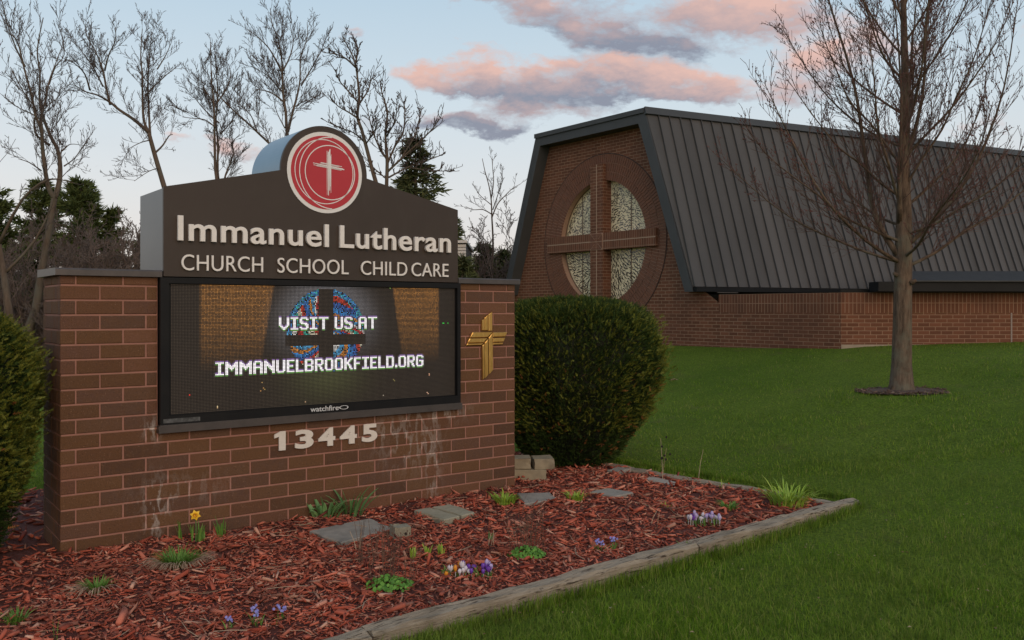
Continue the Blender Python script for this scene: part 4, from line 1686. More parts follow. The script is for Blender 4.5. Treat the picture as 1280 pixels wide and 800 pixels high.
m_chipw = island_mat('red_mulch', [(.26, .044, .023), (.45, .093, .050), (.57, .140, .082), (.31, .058, .031), (.66, .21, .13), (.46, .098, .053), (.11, .026, .017), (.60, .16, .096), (.70, .38, .26), (.17, .045, .032)], .9, patch=(.13, .048, .032), patch_scale=2.6)
A_ = chips(38000, (-3.2, 2.9, 3.6, 9.6), .020, .085, BED)
B_ = chips(9000, (-4.6, 2.9, 3.6, 10.3), .05, .15, BED, .004)
A2 = chips(11000, (-2.8, 1.0, 4.0, 6.6), .016, .06, BED, .006)
Pv = np.concatenate([A_[0], B_[0], A2[0]])
Pf = np.concatenate([A_[1], B_[1] + len(A_[0]), A2[1] + len(A_[0]) + len(B_[0])])
tag(put('mulch_chips', np_mesh('mulch_chips', Pv, Pf, m_chipw)), 'loose red wood mulch covering the planting bed', 'mulch', kind='stuff')

# pale broken twigs and dead stalks lying on the mulch
m_straw = island_mat('dry_straw', [(.42, .30, .20), (.30, .20, .13), (.50, .38, .27), (.22, .13, .09)], .9)
g = Geo()
for i in range(150):
    x, y = rnd.uniform(-2.6, 2.5), rnd.uniform(4.2, 8.6)
    if not in_poly(np.array([x]), np.array([y]), BED)[0] or on_sign(x, y):
        continue
    L = rnd.uniform(.05, .26)
    a_ = rnd.uniform(0, 6.28)
    bend = rnd.uniform(-.5, .5)
    pts = [(x + math.cos(a_ + bend * t) * L * t, y + math.sin(a_ + bend * t) * L * t, .024 + .02 * t * rnd.random()) for t in (0, .5, 1)]
    g.tube(pts, [.0022, .002, .0012], 4)
o = g.obj('dead_twigs', m_straw)
tag(o, 'pale dead twigs and stalks scattered over the red mulch', 'twigs', kind='stuff')

# ------------------------------------------------------------------ lawn grass blades
def blades(n, x, y, z, h, w, lean=.5, bend=.5, gen=rg):
    yaw = gen.uniform(0, 2 * np.pi, n)
    dx, dy = np.cos(yaw), np.sin(yaw)
    ly = yaw + np.pi / 2 + gen.normal(0, .5, n)
    lx_, ly_ = np.cos(ly), np.sin(ly)
    le = np.abs(gen.normal(0, lean, n)) * h
    V_ = np.empty((n, 5, 3))
    hw = w * .5
    V_[:, 0] = np.stack([x - dx * hw, y - dy * hw, z], 1)
    V_[:, 1] = np.stack([x + dx * hw, y + dy * hw, z], 1)
    mx, my, mz = x + lx_ * le * .35, y + ly_ * le * .35, z + h * .6
    V_[:, 2] = np.stack([mx + dx * hw * .8, my + dy * hw * .8, mz], 1)
    V_[:, 3] = np.stack([mx - dx * hw * .8, my - dy * hw * .8, mz], 1)
    V_[:, 4] = np.stack([x + lx_ * le, y + ly_ * le, z + h * (1 - .25 * bend * gen.random(n))], 1)
    b0 = (np.arange(n) * 5)[:, None]
    tris = np.concatenate([b0 + [0, 1, 2], b0 + [0, 2, 3], b0 + [3, 2, 4]])
    return V_.reshape(-1, 3), tris


m_grass = island_mat('grass_blade', [(.050, .115, .008), (.145, .265, .020), (.20, .330, .030), (.110, .220, .014), (.27, .36, .042), (.058, .140, .009), (.165, .285, .023), (.36, .34, .11), (.088, .190, .012)], .9, patch=(.20, .25, .055), patch_scale=.8, spec=.08, translucent=.3, fine=True)


CHURCH_BASE = [(-2.5, 24.0), (3.6, 17.35), (5.62, 15.0), (14.5, 15.3), (30, 16), (30, 80), (-8, 80)]


def lawn_sample(n, ymin, ymax, xmul):
    u = rg.random(n)
    y = 1 / (1 / ymin + u * (1 / ymax - 1 / ymin))        # thins with distance
    x = rg.uniform(-1, 1, n) * (xmul * y + .4)
    ok = ~in_poly(x, y, BED) & ~in_poly(x, y, CHURCH_BASE)
    d2 = ((x - 5.11) / .60) ** 2 + ((y - 11.7) / .46) ** 2
    ok &= d2 > 1
    ok &= (x > -1.3) | (y > 6.5)
    ok &= (x > -1.2 - (y - 4.4) * 0) | (y > 7.6)
    return x[ok], y[ok]


GV, GF, off = [], [], 0
for (n, y0, y1, h0, h1, w) in ((190000, 3.9, 9.0, .026, .068, .0032), (90000, 8.5, 19.5, .026, .056, .006)):
    x, y = lawn_sample(n, y0, y1, .60)
    m = len(x)
    cl_ = np.sin(x * 3.1 + 1.2 * np.sin(y * 2.3)) * np.sin(y * 2.7 + 1.1 * np.sin(x * 1.9))
    h = rg.uniform(h0, h1, m) * (1 + .28 * cl_)
    V_, F_ = blades(m, x, y, lawn_z(x, y) + .02 * np.sin(x * .9 + .3) * np.sin(y * .8) - .012, h, np.full(m, w), .85)
    GV.append(V_)
    GF.append(F_ + off)
    off += len(V_)
# taller unmown fringe along the timbers
m = 5200
k = rg.uniform(-.6, 5.0, m)
px_, py_ = -.98 + .763 * k, 4.336 + .647 * k
dd_ = .128 + np.abs(rg.normal(0, .035, m))
x, y = px_ + .647 * dd_, py_ - .763 * dd_
V_, F_ = blades(m, x, y, lawn_z(x, y) - .01, rg.uniform(.035, .105, m), np.full(m, .0036), .5)
GV.append(V_)
GF.append(F_ + off)
off += len(V_)
m = 2500
k = rg.uniform(0, 3.4, m)
x, y = 2.80 - .657 * k + .12 + np.abs(rg.normal(0, .03, m)), 7.55 + .745 * k + .08
V_, F_ = blades(m, x, y, lawn_z(x, y) - .01, rg.uniform(.05, .10, m), np.full(m, .0045), .45)
GV.append(V_)
GF.append(F_ + off)
o = put('lawn_grass', np_mesh('lawn_grass', np.concatenate(GV), np.concatenate(GF), m_grass))
tag(o, 'short green spring grass of the lawn', 'grass', kind='stuff')
# a few pale fallen leaves and worn bits on the lawn
m_leaf_d = island_mat('dry_leaf', [(.30, .22, .12), (.20, .12, .06), (.42, .36, .22)], .9)

# ------------------------------------------------------------------ clipped yew bushes
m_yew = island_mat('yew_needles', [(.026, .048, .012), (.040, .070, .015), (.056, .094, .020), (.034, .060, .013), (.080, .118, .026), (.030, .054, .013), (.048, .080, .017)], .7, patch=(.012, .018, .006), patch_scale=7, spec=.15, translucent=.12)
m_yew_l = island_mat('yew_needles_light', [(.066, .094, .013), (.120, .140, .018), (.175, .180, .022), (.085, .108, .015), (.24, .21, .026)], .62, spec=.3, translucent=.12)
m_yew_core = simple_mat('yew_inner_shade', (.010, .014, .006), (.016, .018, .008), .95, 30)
m_bark = simple_mat('bush_wood', (.075, .045, .030), (.05, .032, .022), .9, 40)
m_brownleaf = island_mat('brown_needles', [(.22, .085, .025), (.30, .12, .035), (.16, .065, .022)], .8)


def bush(name, label, cx, cy, rx, ry, prof, n, light, seed, vis, group=None, brown=0):
    gen = np.random.default_rng(seed)
    root = empty(name, (cx, cy, 0))
    tag(root, label, 'bush', group)
    zs = np.array([p[0] for p in prof])
    rs = np.array([p[1] for p in prof])
    ztop = zs[-1]

    def lump(an, z):
        return 1 + .035 * np.sin(an * 5 + z * 4) + .045 * np.sin(an * 8 - z * 6 + 1) * np.sin(z * 7 + an * 2) + .045 * np.sin(an * 15 + 3 * np.sin(z * 9)) * np.sin(z * 15 + an * 3)
    # inner mass
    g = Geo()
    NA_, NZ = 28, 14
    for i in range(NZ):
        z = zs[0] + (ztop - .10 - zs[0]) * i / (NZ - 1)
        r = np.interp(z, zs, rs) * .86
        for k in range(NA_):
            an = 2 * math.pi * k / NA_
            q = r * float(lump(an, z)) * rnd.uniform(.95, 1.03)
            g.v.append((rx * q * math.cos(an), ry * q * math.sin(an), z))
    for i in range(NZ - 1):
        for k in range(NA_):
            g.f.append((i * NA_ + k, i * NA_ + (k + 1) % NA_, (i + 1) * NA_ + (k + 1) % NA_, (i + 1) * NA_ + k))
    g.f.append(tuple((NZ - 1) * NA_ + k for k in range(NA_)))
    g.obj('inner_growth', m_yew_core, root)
    # stems at the foot
    g = Geo()
    for i in range(9):
        an = rnd.uniform(0, 6.28)
        r = rnd.uniform(.05, .28)
        g.tube([(rx * r * math.cos(an), ry * r * math.sin(an), -.08), (rx * r * 1.6 * math.cos(an), ry * r * 1.6 * math.sin(an), .30), (rx * r * 2 * math.cos(an), ry * r * 2 * math.sin(an), .7)], [.025, .02, .012], 6)
    g.obj('stems', m_bark, root)

    def sprays(n, mat, pname, zlo, zhi, rlo, rhi, bias=0.0):
        # spray bases over the surface: side + top
        z = gen.uniform(zlo, zhi, n)
        an = gen.uniform(vis[0], vis[1], n)
        depth = rlo + (rhi - rlo) * gen.beta(2.2, 1.3, n)
        topmask = gen.random(n) < .34 if zhi > ztop * .8 else np.zeros(n, bool)
        z = np.where(topmask, ztop - .03 - .30 * gen.random(n) ** 2.0, z)
        rmax = np.interp(z, zs, rs) * lump(an, z)
        rad = np.where(topmask, np.sqrt(gen.random(n)) * rmax, rmax * depth)
        # top surface height for points inside
        ztopr = np.interp(rad[::1] / np.maximum(lump(an, z), .5), rs[::-1][:6], zs[::-1][:6])
        z = np.where(topmask, np.minimum(ztopr, ztop) - .05 * gen.random(n) + .02 * np.sin(an * 7 + rad * 9), z)
        x, y = rx * rad * np.cos(an), ry * rad * np.sin(an)
        # direction: outward and up
        ox, oy = np.cos(an), np.sin(an)
        slope = np.where(topmask, 1.2, .35 + .5 * (z / ztop))
        D = np.stack([ox * (1 - .5 * topmask), oy * (1 - .5 * topmask), slope], 1) + gen.normal(0, .38, (n, 3))
        D /= np.linalg.norm(D, axis=1)[:, None]
        ref = gen.normal(0, 1, (n, 3))
        S_ = np.cross(D, ref)
        S_ /= np.linalg.norm(S_, axis=1)[:, None]
        U_ = np.cross(S_, D)
        L = gen.uniform(.030, .070, n) * (1 + .35 * topmask * gen.random(n))
        B = np.stack([x, y, z], 1)
        K = 5
        tri = []
        for k in range(K):
            t = (k + .5) / K
            for sgn in (-1, 1):
                nl = .0185 * (1 - .40 * t)
                base = B + D * (L * t)[:, None]
                tip = base + (S_ * sgn * .85 + D * .55 + U_ * gen.normal(0, .35, n)[:, None]) * (nl * gen.uniform(.7, 1.2, n))[:, None]
                w_ = D * .0048
                tri.append(np.stack([base - w_, base + w_, tip], 1))
        end = B + D * L[:, None]
        tri.append(np.stack([end - S_ * .0035, end + S_ * .0035, end + D * .016], 1))
        # the little stem joins each spray into one island
        P = np.concatenate(tri, 1)
        nt_ = P.shape[1] // 3
        st = np.stack([B - S_ * .0018, B + S_ * .0018, end + S_ * .001], 1)
        P = np.concatenate([P, st], 1)
        nt_ += 1
        V_ = P.reshape(-1, 3)
        F_ = np.arange(len(V_)).reshape(-1, 3)
        o = put(pname, np_mesh(pname, V_, F_, mat), root)
        return o
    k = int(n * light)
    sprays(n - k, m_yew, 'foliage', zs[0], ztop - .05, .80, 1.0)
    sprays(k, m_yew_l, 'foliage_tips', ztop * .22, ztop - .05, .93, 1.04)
    # stray shoots past the clipped outline
    sprays(int(n * .02), m_yew_l, 'stray_shoots', ztop * .3, ztop, 1.03, 1.16)
    if brown:
        sprays(brown, m_brownleaf, 'brown_foliage', zs[0] + .10, ztop * .62, .95, 1.02)
    return root


PROF = [(-.02, .42), (.10, .52), (.30, .67), (.55, .82), (.85, .94), (1.10, 1.0), (1.30, .985), (1.44, .93), (1.55, .85), (1.63, .74), (1.69, .54), (1.73, .18)]
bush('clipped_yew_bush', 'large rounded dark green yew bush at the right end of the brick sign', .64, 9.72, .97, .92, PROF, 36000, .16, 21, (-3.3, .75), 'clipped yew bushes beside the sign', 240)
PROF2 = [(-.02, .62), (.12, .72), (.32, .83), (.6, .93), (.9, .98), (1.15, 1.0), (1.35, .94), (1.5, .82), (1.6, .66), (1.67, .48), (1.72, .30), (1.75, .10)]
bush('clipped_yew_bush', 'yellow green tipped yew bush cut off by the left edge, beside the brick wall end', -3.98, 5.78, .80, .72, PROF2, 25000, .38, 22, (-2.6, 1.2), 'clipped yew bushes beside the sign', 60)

# ------------------------------------------------------------------ small plants of the bed
def leaf_mat(name, cols, rough=.55, tr=.2):
    return island_mat(name, cols, rough, translucent=tr, spec=.35)


m_tuft = leaf_mat('tuft_green', [(.085, .20, .03), (.13, .27, .045), (.19, .34, .06), (.07, .17, .028)])
m_tuft_y = leaf_mat('fresh_yellow_green', [(.26, .40, .04), (.36, .50, .06), (.19, .33, .04), (.48, .58, .11)])
m_iris = leaf_mat('iris_leaf', [(.11, .23, .075), (.16, .30, .10), (.21, .35, .13), (.09, .20, .065)])
m_moundg = leaf_mat('round_leaf', [(.07, .19, .024), (.115, .28, .036), (.17, .36, .05), (.055, .15, .022)])
m_stalk = island_mat('brown_stalk', [(.11, .060, .040), (.16, .095, .065), (.085, .045, .032)], .9)
m_stem_g = simple_mat('flower_stem', (.10, .20, .05), (.07, .15, .035), .6)


def strap(g, x, y, z, h, w, az, lean, curl=.3, seg=4, fold=0.25):
    """one strap leaf, bent along its length and folded along its rib"""
    dx, dy = math.cos(az), math.sin(az)
    sx, sy = -dy, dx
    b0 = len(g.v)
    for i in range(seg + 1):
        t = i / seg
        out = lean * h * (t ** 1.5)
        zz = z + h * (t - curl * t * t * t)
        ww = w * .5 * (1 - t ** 2.2) * (.75 + .5 * min(1, t * 3)) + .0006
        g.v += [(x + dx * out - sx * ww, y + dy * out - sy * ww, zz + fold * ww), (x + dx * out, y + dy * out, zz - fold * ww), (x + dx * out + sx * ww, y + dy * out + sy * ww, zz + fold * ww)]
    for i in range(seg):
        a_ = b0 + i * 3
        g.f += [(a_, a_ + 1, a_ + 4, a_ + 3), (a_ + 1, a_ + 2, a_ + 5, a_ + 4)]


def tuft(name, label, cat, x, y, n, spread, h, w, lean, mat, curl=.35, group=None, part='leaves'):
    o = empty(name, (x, y, 0))
    tag(o, label, cat, group)
    g = Geo()
    for i in range(n):
        a_ = rnd.uniform(0, 6.28)
        r = spread * math.sqrt(rnd.random())
        strap(g, r * math.cos(a_), r * math.sin(a_), -.005, h * rnd.uniform(.55, 1.1), w * rnd.uniform(.7, 1.2), a_ + rnd.uniform(-.6, .6), lean * rnd.uniform(.3, 1.2), curl * rnd.uniform(.4, 1.2), 4)
    g.obj(part, mat, o)
    return o


t = tuft('grass_tuft', 'dome of fine green grass with a skirt of dead straw, in front of the daffodil', 'grass tuft', -2.15, 5.76, 260, .085, .13, .0045, .9, m_tuft)
g = Geo()
for i in range(120):
    a_ = rnd.uniform(-2.9, .4)
    strap(g, .09 * math.cos(a_), .09 * math.sin(a_), .01, rnd.uniform(.06, .15), .004, a_ + rnd.uniform(-.5, .5), 1.3, .75, 4)
g.obj('dead_straw', m_straw, t)
t = tuft('grass_tuft', 'small green grass tuft at the lower left, left of the dome shaped one', 'grass tuft', -2.44, 5.24, 110, .05, .10, .005, .8, m_tuft)
g = Geo()
for i in range(40):
    a_ = rnd.uniform(-3.3, -.6)
    strap(g, .05 * math.cos(a_), .05 * math.sin(a_), .008, rnd.uniform(.06, .14), .004, a_ + rnd.uniform(-.5, .5), 1.4, .8, 4)
g.obj('dead_straw', m_straw, t)
tuft('grass_tuft', 'small pale green grass tuft at the very left edge of the photo', 'grass tuft', -2.63, 4.72, 70, .05, .085, .006, .8, m_tuft)
tuft('lily_clump', 'bright yellow green clump of daylily leaves at the right corner of the bed', 'daylily', 2.33, 7.52, 150, .15, .25, .010, .85, m_tuft_y, .45)
tuft('lily_shoots', 'low yellow green tuft at the foot of the grey flagstone by the sign corner', 'daylily', -.054, 7.60, 110, .075, .125, .009, .8, m_tuft_y, .4)
tuft('lily_shoots', 'low bright green tuft between two grey flagstones in front of the yew bush', 'daylily', .55, 7.69, 80, .065, .115, .009, .7, m_tuft_y, .35)
tuft('lily_shoots', 'low green tuft between the white crocuses and the big daylily clump', 'daylily', 1.79, 7.36, 80, .06, .10, .008, .8, m_tuft, .4)
tuft('green_shoot', 'tiny green shoot in the mulch left of the white crocuses', 'shoot', 1.285, 7.41, 14, .04, .075, .007, .6, m_tuft_y)
tuft('green_shoot', 'two pale green shoots beside the brick, under the digits on the right', 'shoot', -.47, 8.0, 7, .03, .15, .011, .2, m_tuft_y, .05)
tuft('green_shoot', 'taller thin pale shoot against the brick, right of the paired shoots', 'shoot', -.36, 8.16, 6, .02, .21, .010, .15, m_tuft_y, .03)
tuft('green_shoot', 'leftmost short shoot against the brick in the group right of the iris leaves', 'shoot', -.62, 7.93, 6, .025, .13, .009, .2, m_tuft_y, .05)
for xx, lab in ((-.66, 'left stub of the row of three thick pale shoots behind the purple crocuses'), (-.56, 'middle stub of the row of three thick pale shoots behind the purple crocuses'), (-.47, 'right stub of the row of three thick pale shoots behind the purple crocuses')):
    tuft('lily_shoot', lab, 'shoot', xx, 5.96 + (xx + .56) * .4, 9, .022, .085 if xx != -.56 else .11, .017, .35, m_tuft_y, .1, 'row of three pale shoots')
tuft('green_shoot', 'single grey green leaf blade standing beside a pale dead stalk in mid bed', 'shoot', -.158, 6.32, 4, .012, .13, .012, .3, m_iris, .05)
tuft('green_shoot', 'thin green shoot by the far right timber near a tall pale dead stalk', 'shoot', 1.93, 8.2, 5, .02, .14, .006, .3, m_tuft_y, .05)
tuft('green_shoot', 'thin green leaves right of the daffodil, against the brick', 'shoot', -2.11, 6.48, 12, .035, .16, .011, .25, m_tuft, .08)
tuft('green_shoot', 'single thin green blade at the bottom left corner of the bed', 'shoot', -2.28, 4.46, 3, .01, .12, .006, .2, m_tuft, .05)

# iris
t = empty('iris_plant', (-1.37, 7.10, 0))
tag(t, 'broad bluish green iris leaves in two fans against the brick under the house number', 'iris')
for cx_, cy_, n_l, hh in ((-.10, -.06, 15, .21), (.075, .05, 16, .28)):
    g = Geo()
    for i in range(n_l):
        f = (i / (n_l - 1) - .5) * 2
        az = (0.0 if f > 0 else math.pi) + rnd.uniform(-.8, .8)
        strap(g, cx_ + f * .075 + rnd.uniform(-.02, .02), cy_ + rnd.uniform(-.04, .04), 0, hh * rnd.uniform(.55, 1.05), .038, az, abs(f) * .7 + .08, .16 + .5 * (rnd.random() < .15), 6, .35)
    g.obj('leaf_fan', m_iris, t)

# daffodil
t = empty('daffodil', (-2.255, 6.36, 0))
tag(t, 'single yellow daffodil in flower close to the brick, lower left', 'daffodil')
g = Geo()
for i in range(14):
    strap(g, rnd.uniform(-.04, .05), rnd.uniform(-.03, .04), 0, rnd.uniform(.10, .17), .011, rnd.uniform(0, 6.28), .25, .05, 5)
for i in range(6):
    strap(g, -.12 + rnd.uniform(-.03, .03), .02 + rnd.uniform(-.02, .02), 0, rnd.uniform(.10, .19), .010, rnd.uniform(0, 6.28), .25, .05, 5)
g.obj('leaves', m_tuft, t)
g = Geo()
g.tube([(0, 0, 0), (.003, .0, .10), (0, 0, .175), (.002, -.012, .190)], [.0042, .004, .0036, .0035], 6)
g.obj('stalk', m_stem_g, t)
m_daff = simple_mat('daffodil_yellow', (.85, .52, .015), (.80, .45, .01), .5, 40)
fl = Geo()
hd = Vector((.25, -.95, .15)).normalized()
s1_ = hd.cross(Vector((0, 0, 1))).normalized()
s2_ = s1_.cross(hd)
C0 = Vector((.002, -.014, .192))
for i in range(6):
    a_ = i * math.pi / 3 + .25
    d = s1_ * math.cos(a_) + s2_ * math.sin(a_)
    n_p = s1_ * -math.sin(a_) + s2_ * math.cos(a_)
    fl.face([C0 + d * .004 - n_p * .005, C0 + d * .020 - n_p * .013 + hd * .003, C0 + d * .040 - hd * .002, C0 + d * .020 + n_p * .013 + hd * .003, C0 + d * .004 + n_p * .005])
fo = fl.obj('flower', m_daff, t)
g = Geo()
g.tube([C0, C0 + hd * .012, C0 + hd * .024], [.009, .010, .0145], 10, False)
g.obj('trumpet', simple_mat('daffodil_trumpet', (.88, .42, .008), None, .5), fo)


# crocuses: every flower its own part
def crocus(root, x, y, h, mat, open_=.0):
    st = Geo()
    st.tube([(x, y, 0), (x + rnd.uniform(-.004, .004), y, h * .5)], [.0028, .003], 5)
    st.obj('stalk', m_pale, root)
    g = Geo()
    for lay_ in range(2):
        for k in range(3):
            a_ = (k + .5 * lay_) * 2.094 + rnd.uniform(-.2, .2)
            dx, dy = math.cos(a_), math.sin(a_)
            sx, sy = -dy, dx
            b0 = len(g.v)
            for (t_, ro, wf) in ((0, .002, .002), (.35, .008 + open_ * .005, .0075), (.7, .0095 + open_ * .011, .008), (1.0, .004 + open_ * .016, .0015)):
                zz = h * .5 + t_ * h * .5
                g.v += [(x + dx * ro - sx * wf, y + dy * ro - sy * wf, zz), (x + dx * (ro + .002), y + dy * (ro + .002), zz), (x + dx * ro + sx * wf, y + dy * ro + sy * wf, zz)]
            for i in range(3):
                q = b0 + 3 * i
                g.f += [(q, q + 1, q + 4, q + 3), (q + 1, q + 2, q + 5, q + 4)]
    g.obj('flower', mat, root, True)


m_pale = simple_mat('pale_stalk', (.55, .50, .52), (.45, .42, .42), .6)
m_violet = simple_mat('violet_petal', (.13, .035, .36), (.20, .07, .45), .55, 60)
m_lilac = simple_mat('lilac_petal', (.42, .33, .62), (.50, .42, .66), .55, 60)
m_whitep = simple_mat('white_petal', (.72, .68, .70), (.64, .58, .66), .55, 60)
m_orange = simple_mat('orange_petal', (.75, .30, .02), (.65, .25, .02), .55, 60)
for (x, y, lab, mix_, cnt, spr) in ((-.285, 5.52, 'clump of mostly purple crocuses with a few white and orange ones, near the front timber', [m_violet, m_violet, m_violet, m_lilac, m_whitep, m_whitep, m_orange], 22, (.16, .07)), (1.475, 6.87, 'clump of mostly white and lilac crocuses at the right of the bed', [m_whitep, m_whitep, m_lilac, m_lilac, m_violet], 24, (.13, .07))):
    t = empty('crocus_clump', (x, y, 0))
    tag(t, lab, 'crocuses')
    g = Geo()
    for i in range(70):
        strap(g, rnd.uniform(-1, 1) * spr[0], rnd.uniform(-1, 1) * spr[1], 0, rnd.uniform(.04, .085), .0045, rnd.uniform(0, 6.28), rnd.uniform(.2, .9), .2, 4)
    g.obj('leaves', m_tuft, t)
    for i in range(cnt):
        crocus(t, rnd.uniform(-1, 1) * spr[0], rnd.uniform(-1, 1) * spr[1], rnd.uniform(.055, .10), mix_[i % len(mix_)], rnd.choice((0, 0, .1, .5, .8)))

# scilla: star flowers on short stalks
m_blue = simple_mat('blue_petal', (.20, .21, .58), (.30, .30, .70), .5, 90)
for (x, y, lab, spots) in ((-1.36, 4.66, 'sky blue scilla in four little heads at the bottom edge of the photo', ((-.10, -.06), (.0, .03), (.03, -.01), (.13, .02), (.135, .10))), (.63, 6.11, 'pair of small violet blue scilla in the mulch near the front timber', ((-.05, .02), (-.02, -.02), (.06, .0), (.075, .02)))):
    t = empty('scilla', (x, y, 0))
    tag(t, lab, 'scilla')
    gl_, st = Geo(), Geo()
    for (ax, ay) in spots:
        for k in range(4):
            strap(gl_, ax + rnd.uniform(-.02, .02), ay + rnd.uniform(-.02, .02), 0, rnd.uniform(.04, .08), .006, rnd.uniform(0, 6.28), .6, .2, 4)
        hz = rnd.uniform(.055, .085)
        st.tube([(ax, ay, 0), (ax + .004, ay - .004, hz)], [.0018, .0014], 4)
        f_ = Geo()
        for k in range(6):
            c_ = Vector((ax + rnd.uniform(-.018, .018), ay + rnd.uniform(-.018, .018), hz + rnd.uniform(-.012, .016)))
            nrm = Vector((rnd.uniform(-.6, .6), -1 + rnd.uniform(-.3, .3), rnd.uniform(0, .9))).normalized()
            q1 = nrm.cross(Vector((0, 0, 1))).normalized()
            q2 = q1.cross(nrm)
            for j in range(6):
                a_ = j * 1.047
                d = q1 * math.cos(a_) + q2 * math.sin(a_)
                e_ = q1 * -math.sin(a_) + q2 * math.cos(a_)
                f_.face([c_, c_ + d * .0045 - e_ * .0024, c_ + d * .0098 + nrm * .0015, c_ + d * .0045 + e_ * .0024])
        f_.obj('flower_head', m_blue, t)
    gl_.obj('leaves', m_tuft, t)
    st.obj('stalks', m_stem_g, t)


# leafy mounds with last year's stems
def mound(label, x, y, rx, h, dead):
    t = empty('perennial_mound', (x, y, 0))
    tag(t, label, 'perennial')
    g = Geo()
    for i in range(230):
        a_ = rnd.uniform(0, 6.28)
        r = rx * math.sqrt(rnd.random())
        z = h * (1 - (r / rx) ** 2 * .7) * rnd.uniform(.45, 1.05)
        c_ = Vector((r * math.cos(a_), r * math.sin(a_) * .75, z))
        nrm = Vector((math.cos(a_) * r / rx * .8 + rnd.uniform(-.5, .5), math.sin(a_) * r / rx * .8 - .3 + rnd.uniform(-.5, .5), 1)).normalized()
        q1 = nrm.orthogonal().normalized()
        q2 = q1.cross(nrm)
        s_ = rnd.uniform(.010, .019)
        ro = rnd.uniform(0, 6.28)
        pts = []
        for k, (u0, v0) in enumerate(((-1, 0), (-.35, -.62), (.45, -.55), (1, 0), (.45, .55), (-.35, .62))):
            uu = u0 * math.cos(ro) - v0 * math.sin(ro)
            v2 = u0 * math.sin(ro) + v0 * math.cos(ro)
            pts.append(c_ + q1 * uu * s_ + q2 * v2 * s_ + nrm * (.35 * s_ * abs(v0)))
        g.face(pts)
    g.obj('leaves', m_moundg, t)
    g = Geo()
    for i in range(dead):
        a_ = rnd.uniform(0, 6.28)
        r = rx * rnd.uniform(.0, 1.1)
        bx_, by_ = r * math.cos(a_), r * math.sin(a_) * .6 + .05
        hh = rnd.uniform(.16, .36)
        lx_, ly_ = rnd.uniform(-.05, .05), rnd.uniform(-.03, .03)
        pts = [(bx_, by_, 0), (bx_ + lx_ * .4, by_ + ly_ * .4, hh * .5), (bx_ + lx_, by_ + ly_, hh)]
        g.tube(pts, [.0018, .0015, .0009], 4)
        for k in range(2):
            q = rnd.uniform(.4, .95)
            p0 = Vector(pts[1]).lerp(Vector(pts[2]), q)
            g.tube([p0, p0 + Vector((rnd.uniform(-.05, .05), rnd.uniform(-.03, .03), rnd.uniform(.02, .07)))], [.001, .0006], 3)
        if rnd.random() < .4:
            p0 = Vector(pts[2])
            g.tube([p0, p0 + Vector((0, 0, .012))], [.004, .003], 5)
    g.obj('dead_stems', m_stalk, t)


mound('low mound of round green leaves and thin brown stems, left of the purple crocuses', -.73, 5.29, .145, .075, 26)
mound('low mound of round green leaves under brown stems, right of the purple crocuses', .10, 5.97, .125, .070, 34)
# taller dead stalks
for (x, y, lab, n_s, hh, sp_) in ((-.86, 5.74, 'thin cluster of dry brown stems between the concrete stub and the left green mound', 16, .34, .13), (1.80, 8.62, 'single tall pale dead stalk near the far right timber', 1, .30, .0), (1.47, 8.60, 'thin dark dried flower stem with seed heads behind the pale narrow flagstone', 2, .42, .03), (1.08, 6.74, 'pair of pale leaning dead stalks in the open mulch right of centre', 2, .16, .04), (-.15, 6.20, 'short pale dead stalk in mid bed, a little before the grey green blade', 3, .12, .02), (-1.02, 6.05, 'pale dead stalk standing before the big grey flagstone', 2, .20, .03), (1.19, 6.10, 'small brown and green weed growing from the timber joint', 5, .10, .03)):
    t = empty('dead_stalk', (x, y, 0))
    tag(t, lab, 'dead stalk' if 'weed' not in lab else 'weed')
    if 'weed' in lab:
        t.name = 'timber_weed'
    g = Geo()
    for i in range(n_s):
        bx_, by_ = rnd.uniform(-sp_, sp_), rnd.uniform(-sp_, sp_) * .5
        h_ = hh * rnd.uniform(.7, 1.0) if n_s > 1 else hh
        lx_ = rnd.uniform(-.06, .08) if n_s > 1 else .05
        g.tube([(bx_, by_, -.01), (bx_ + lx_ * .4, by_, h_ * .55), (bx_ + lx_, by_ + .01, h_)], [.0032, .0026, .0016] if n_s < 5 else [.002, .0016, .001], 5)
    g.obj('stalks', m_straw if 'pale' in lab else m_stalk, t)
    if 'seed heads' in lab:
        g = Geo()
        for k in range(7):
            px_, pz_ = rnd.uniform(-.05, .07), rnd.uniform(.18, .43)
            g.tube([(px_, 0, pz_ - .012), (px_, 0, pz_), (px_, 0, pz_ + .012)], [.004, .011, .004], 6)
        g.obj('seed_heads', simple_mat('dark_seed_head', (.02, .012, .01), None, .9), t)
    if 'weed' in lab:
        g = Geo()
        for k in range(12):
            strap(g, rnd.uniform(-.03, .03), rnd.uniform(-.02, .02), 0, rnd.uniform(.04, .10), .012, rnd.uniform(0, 6.28), .5, .2, 4)
        g.obj('leaves', m_tuft, t)

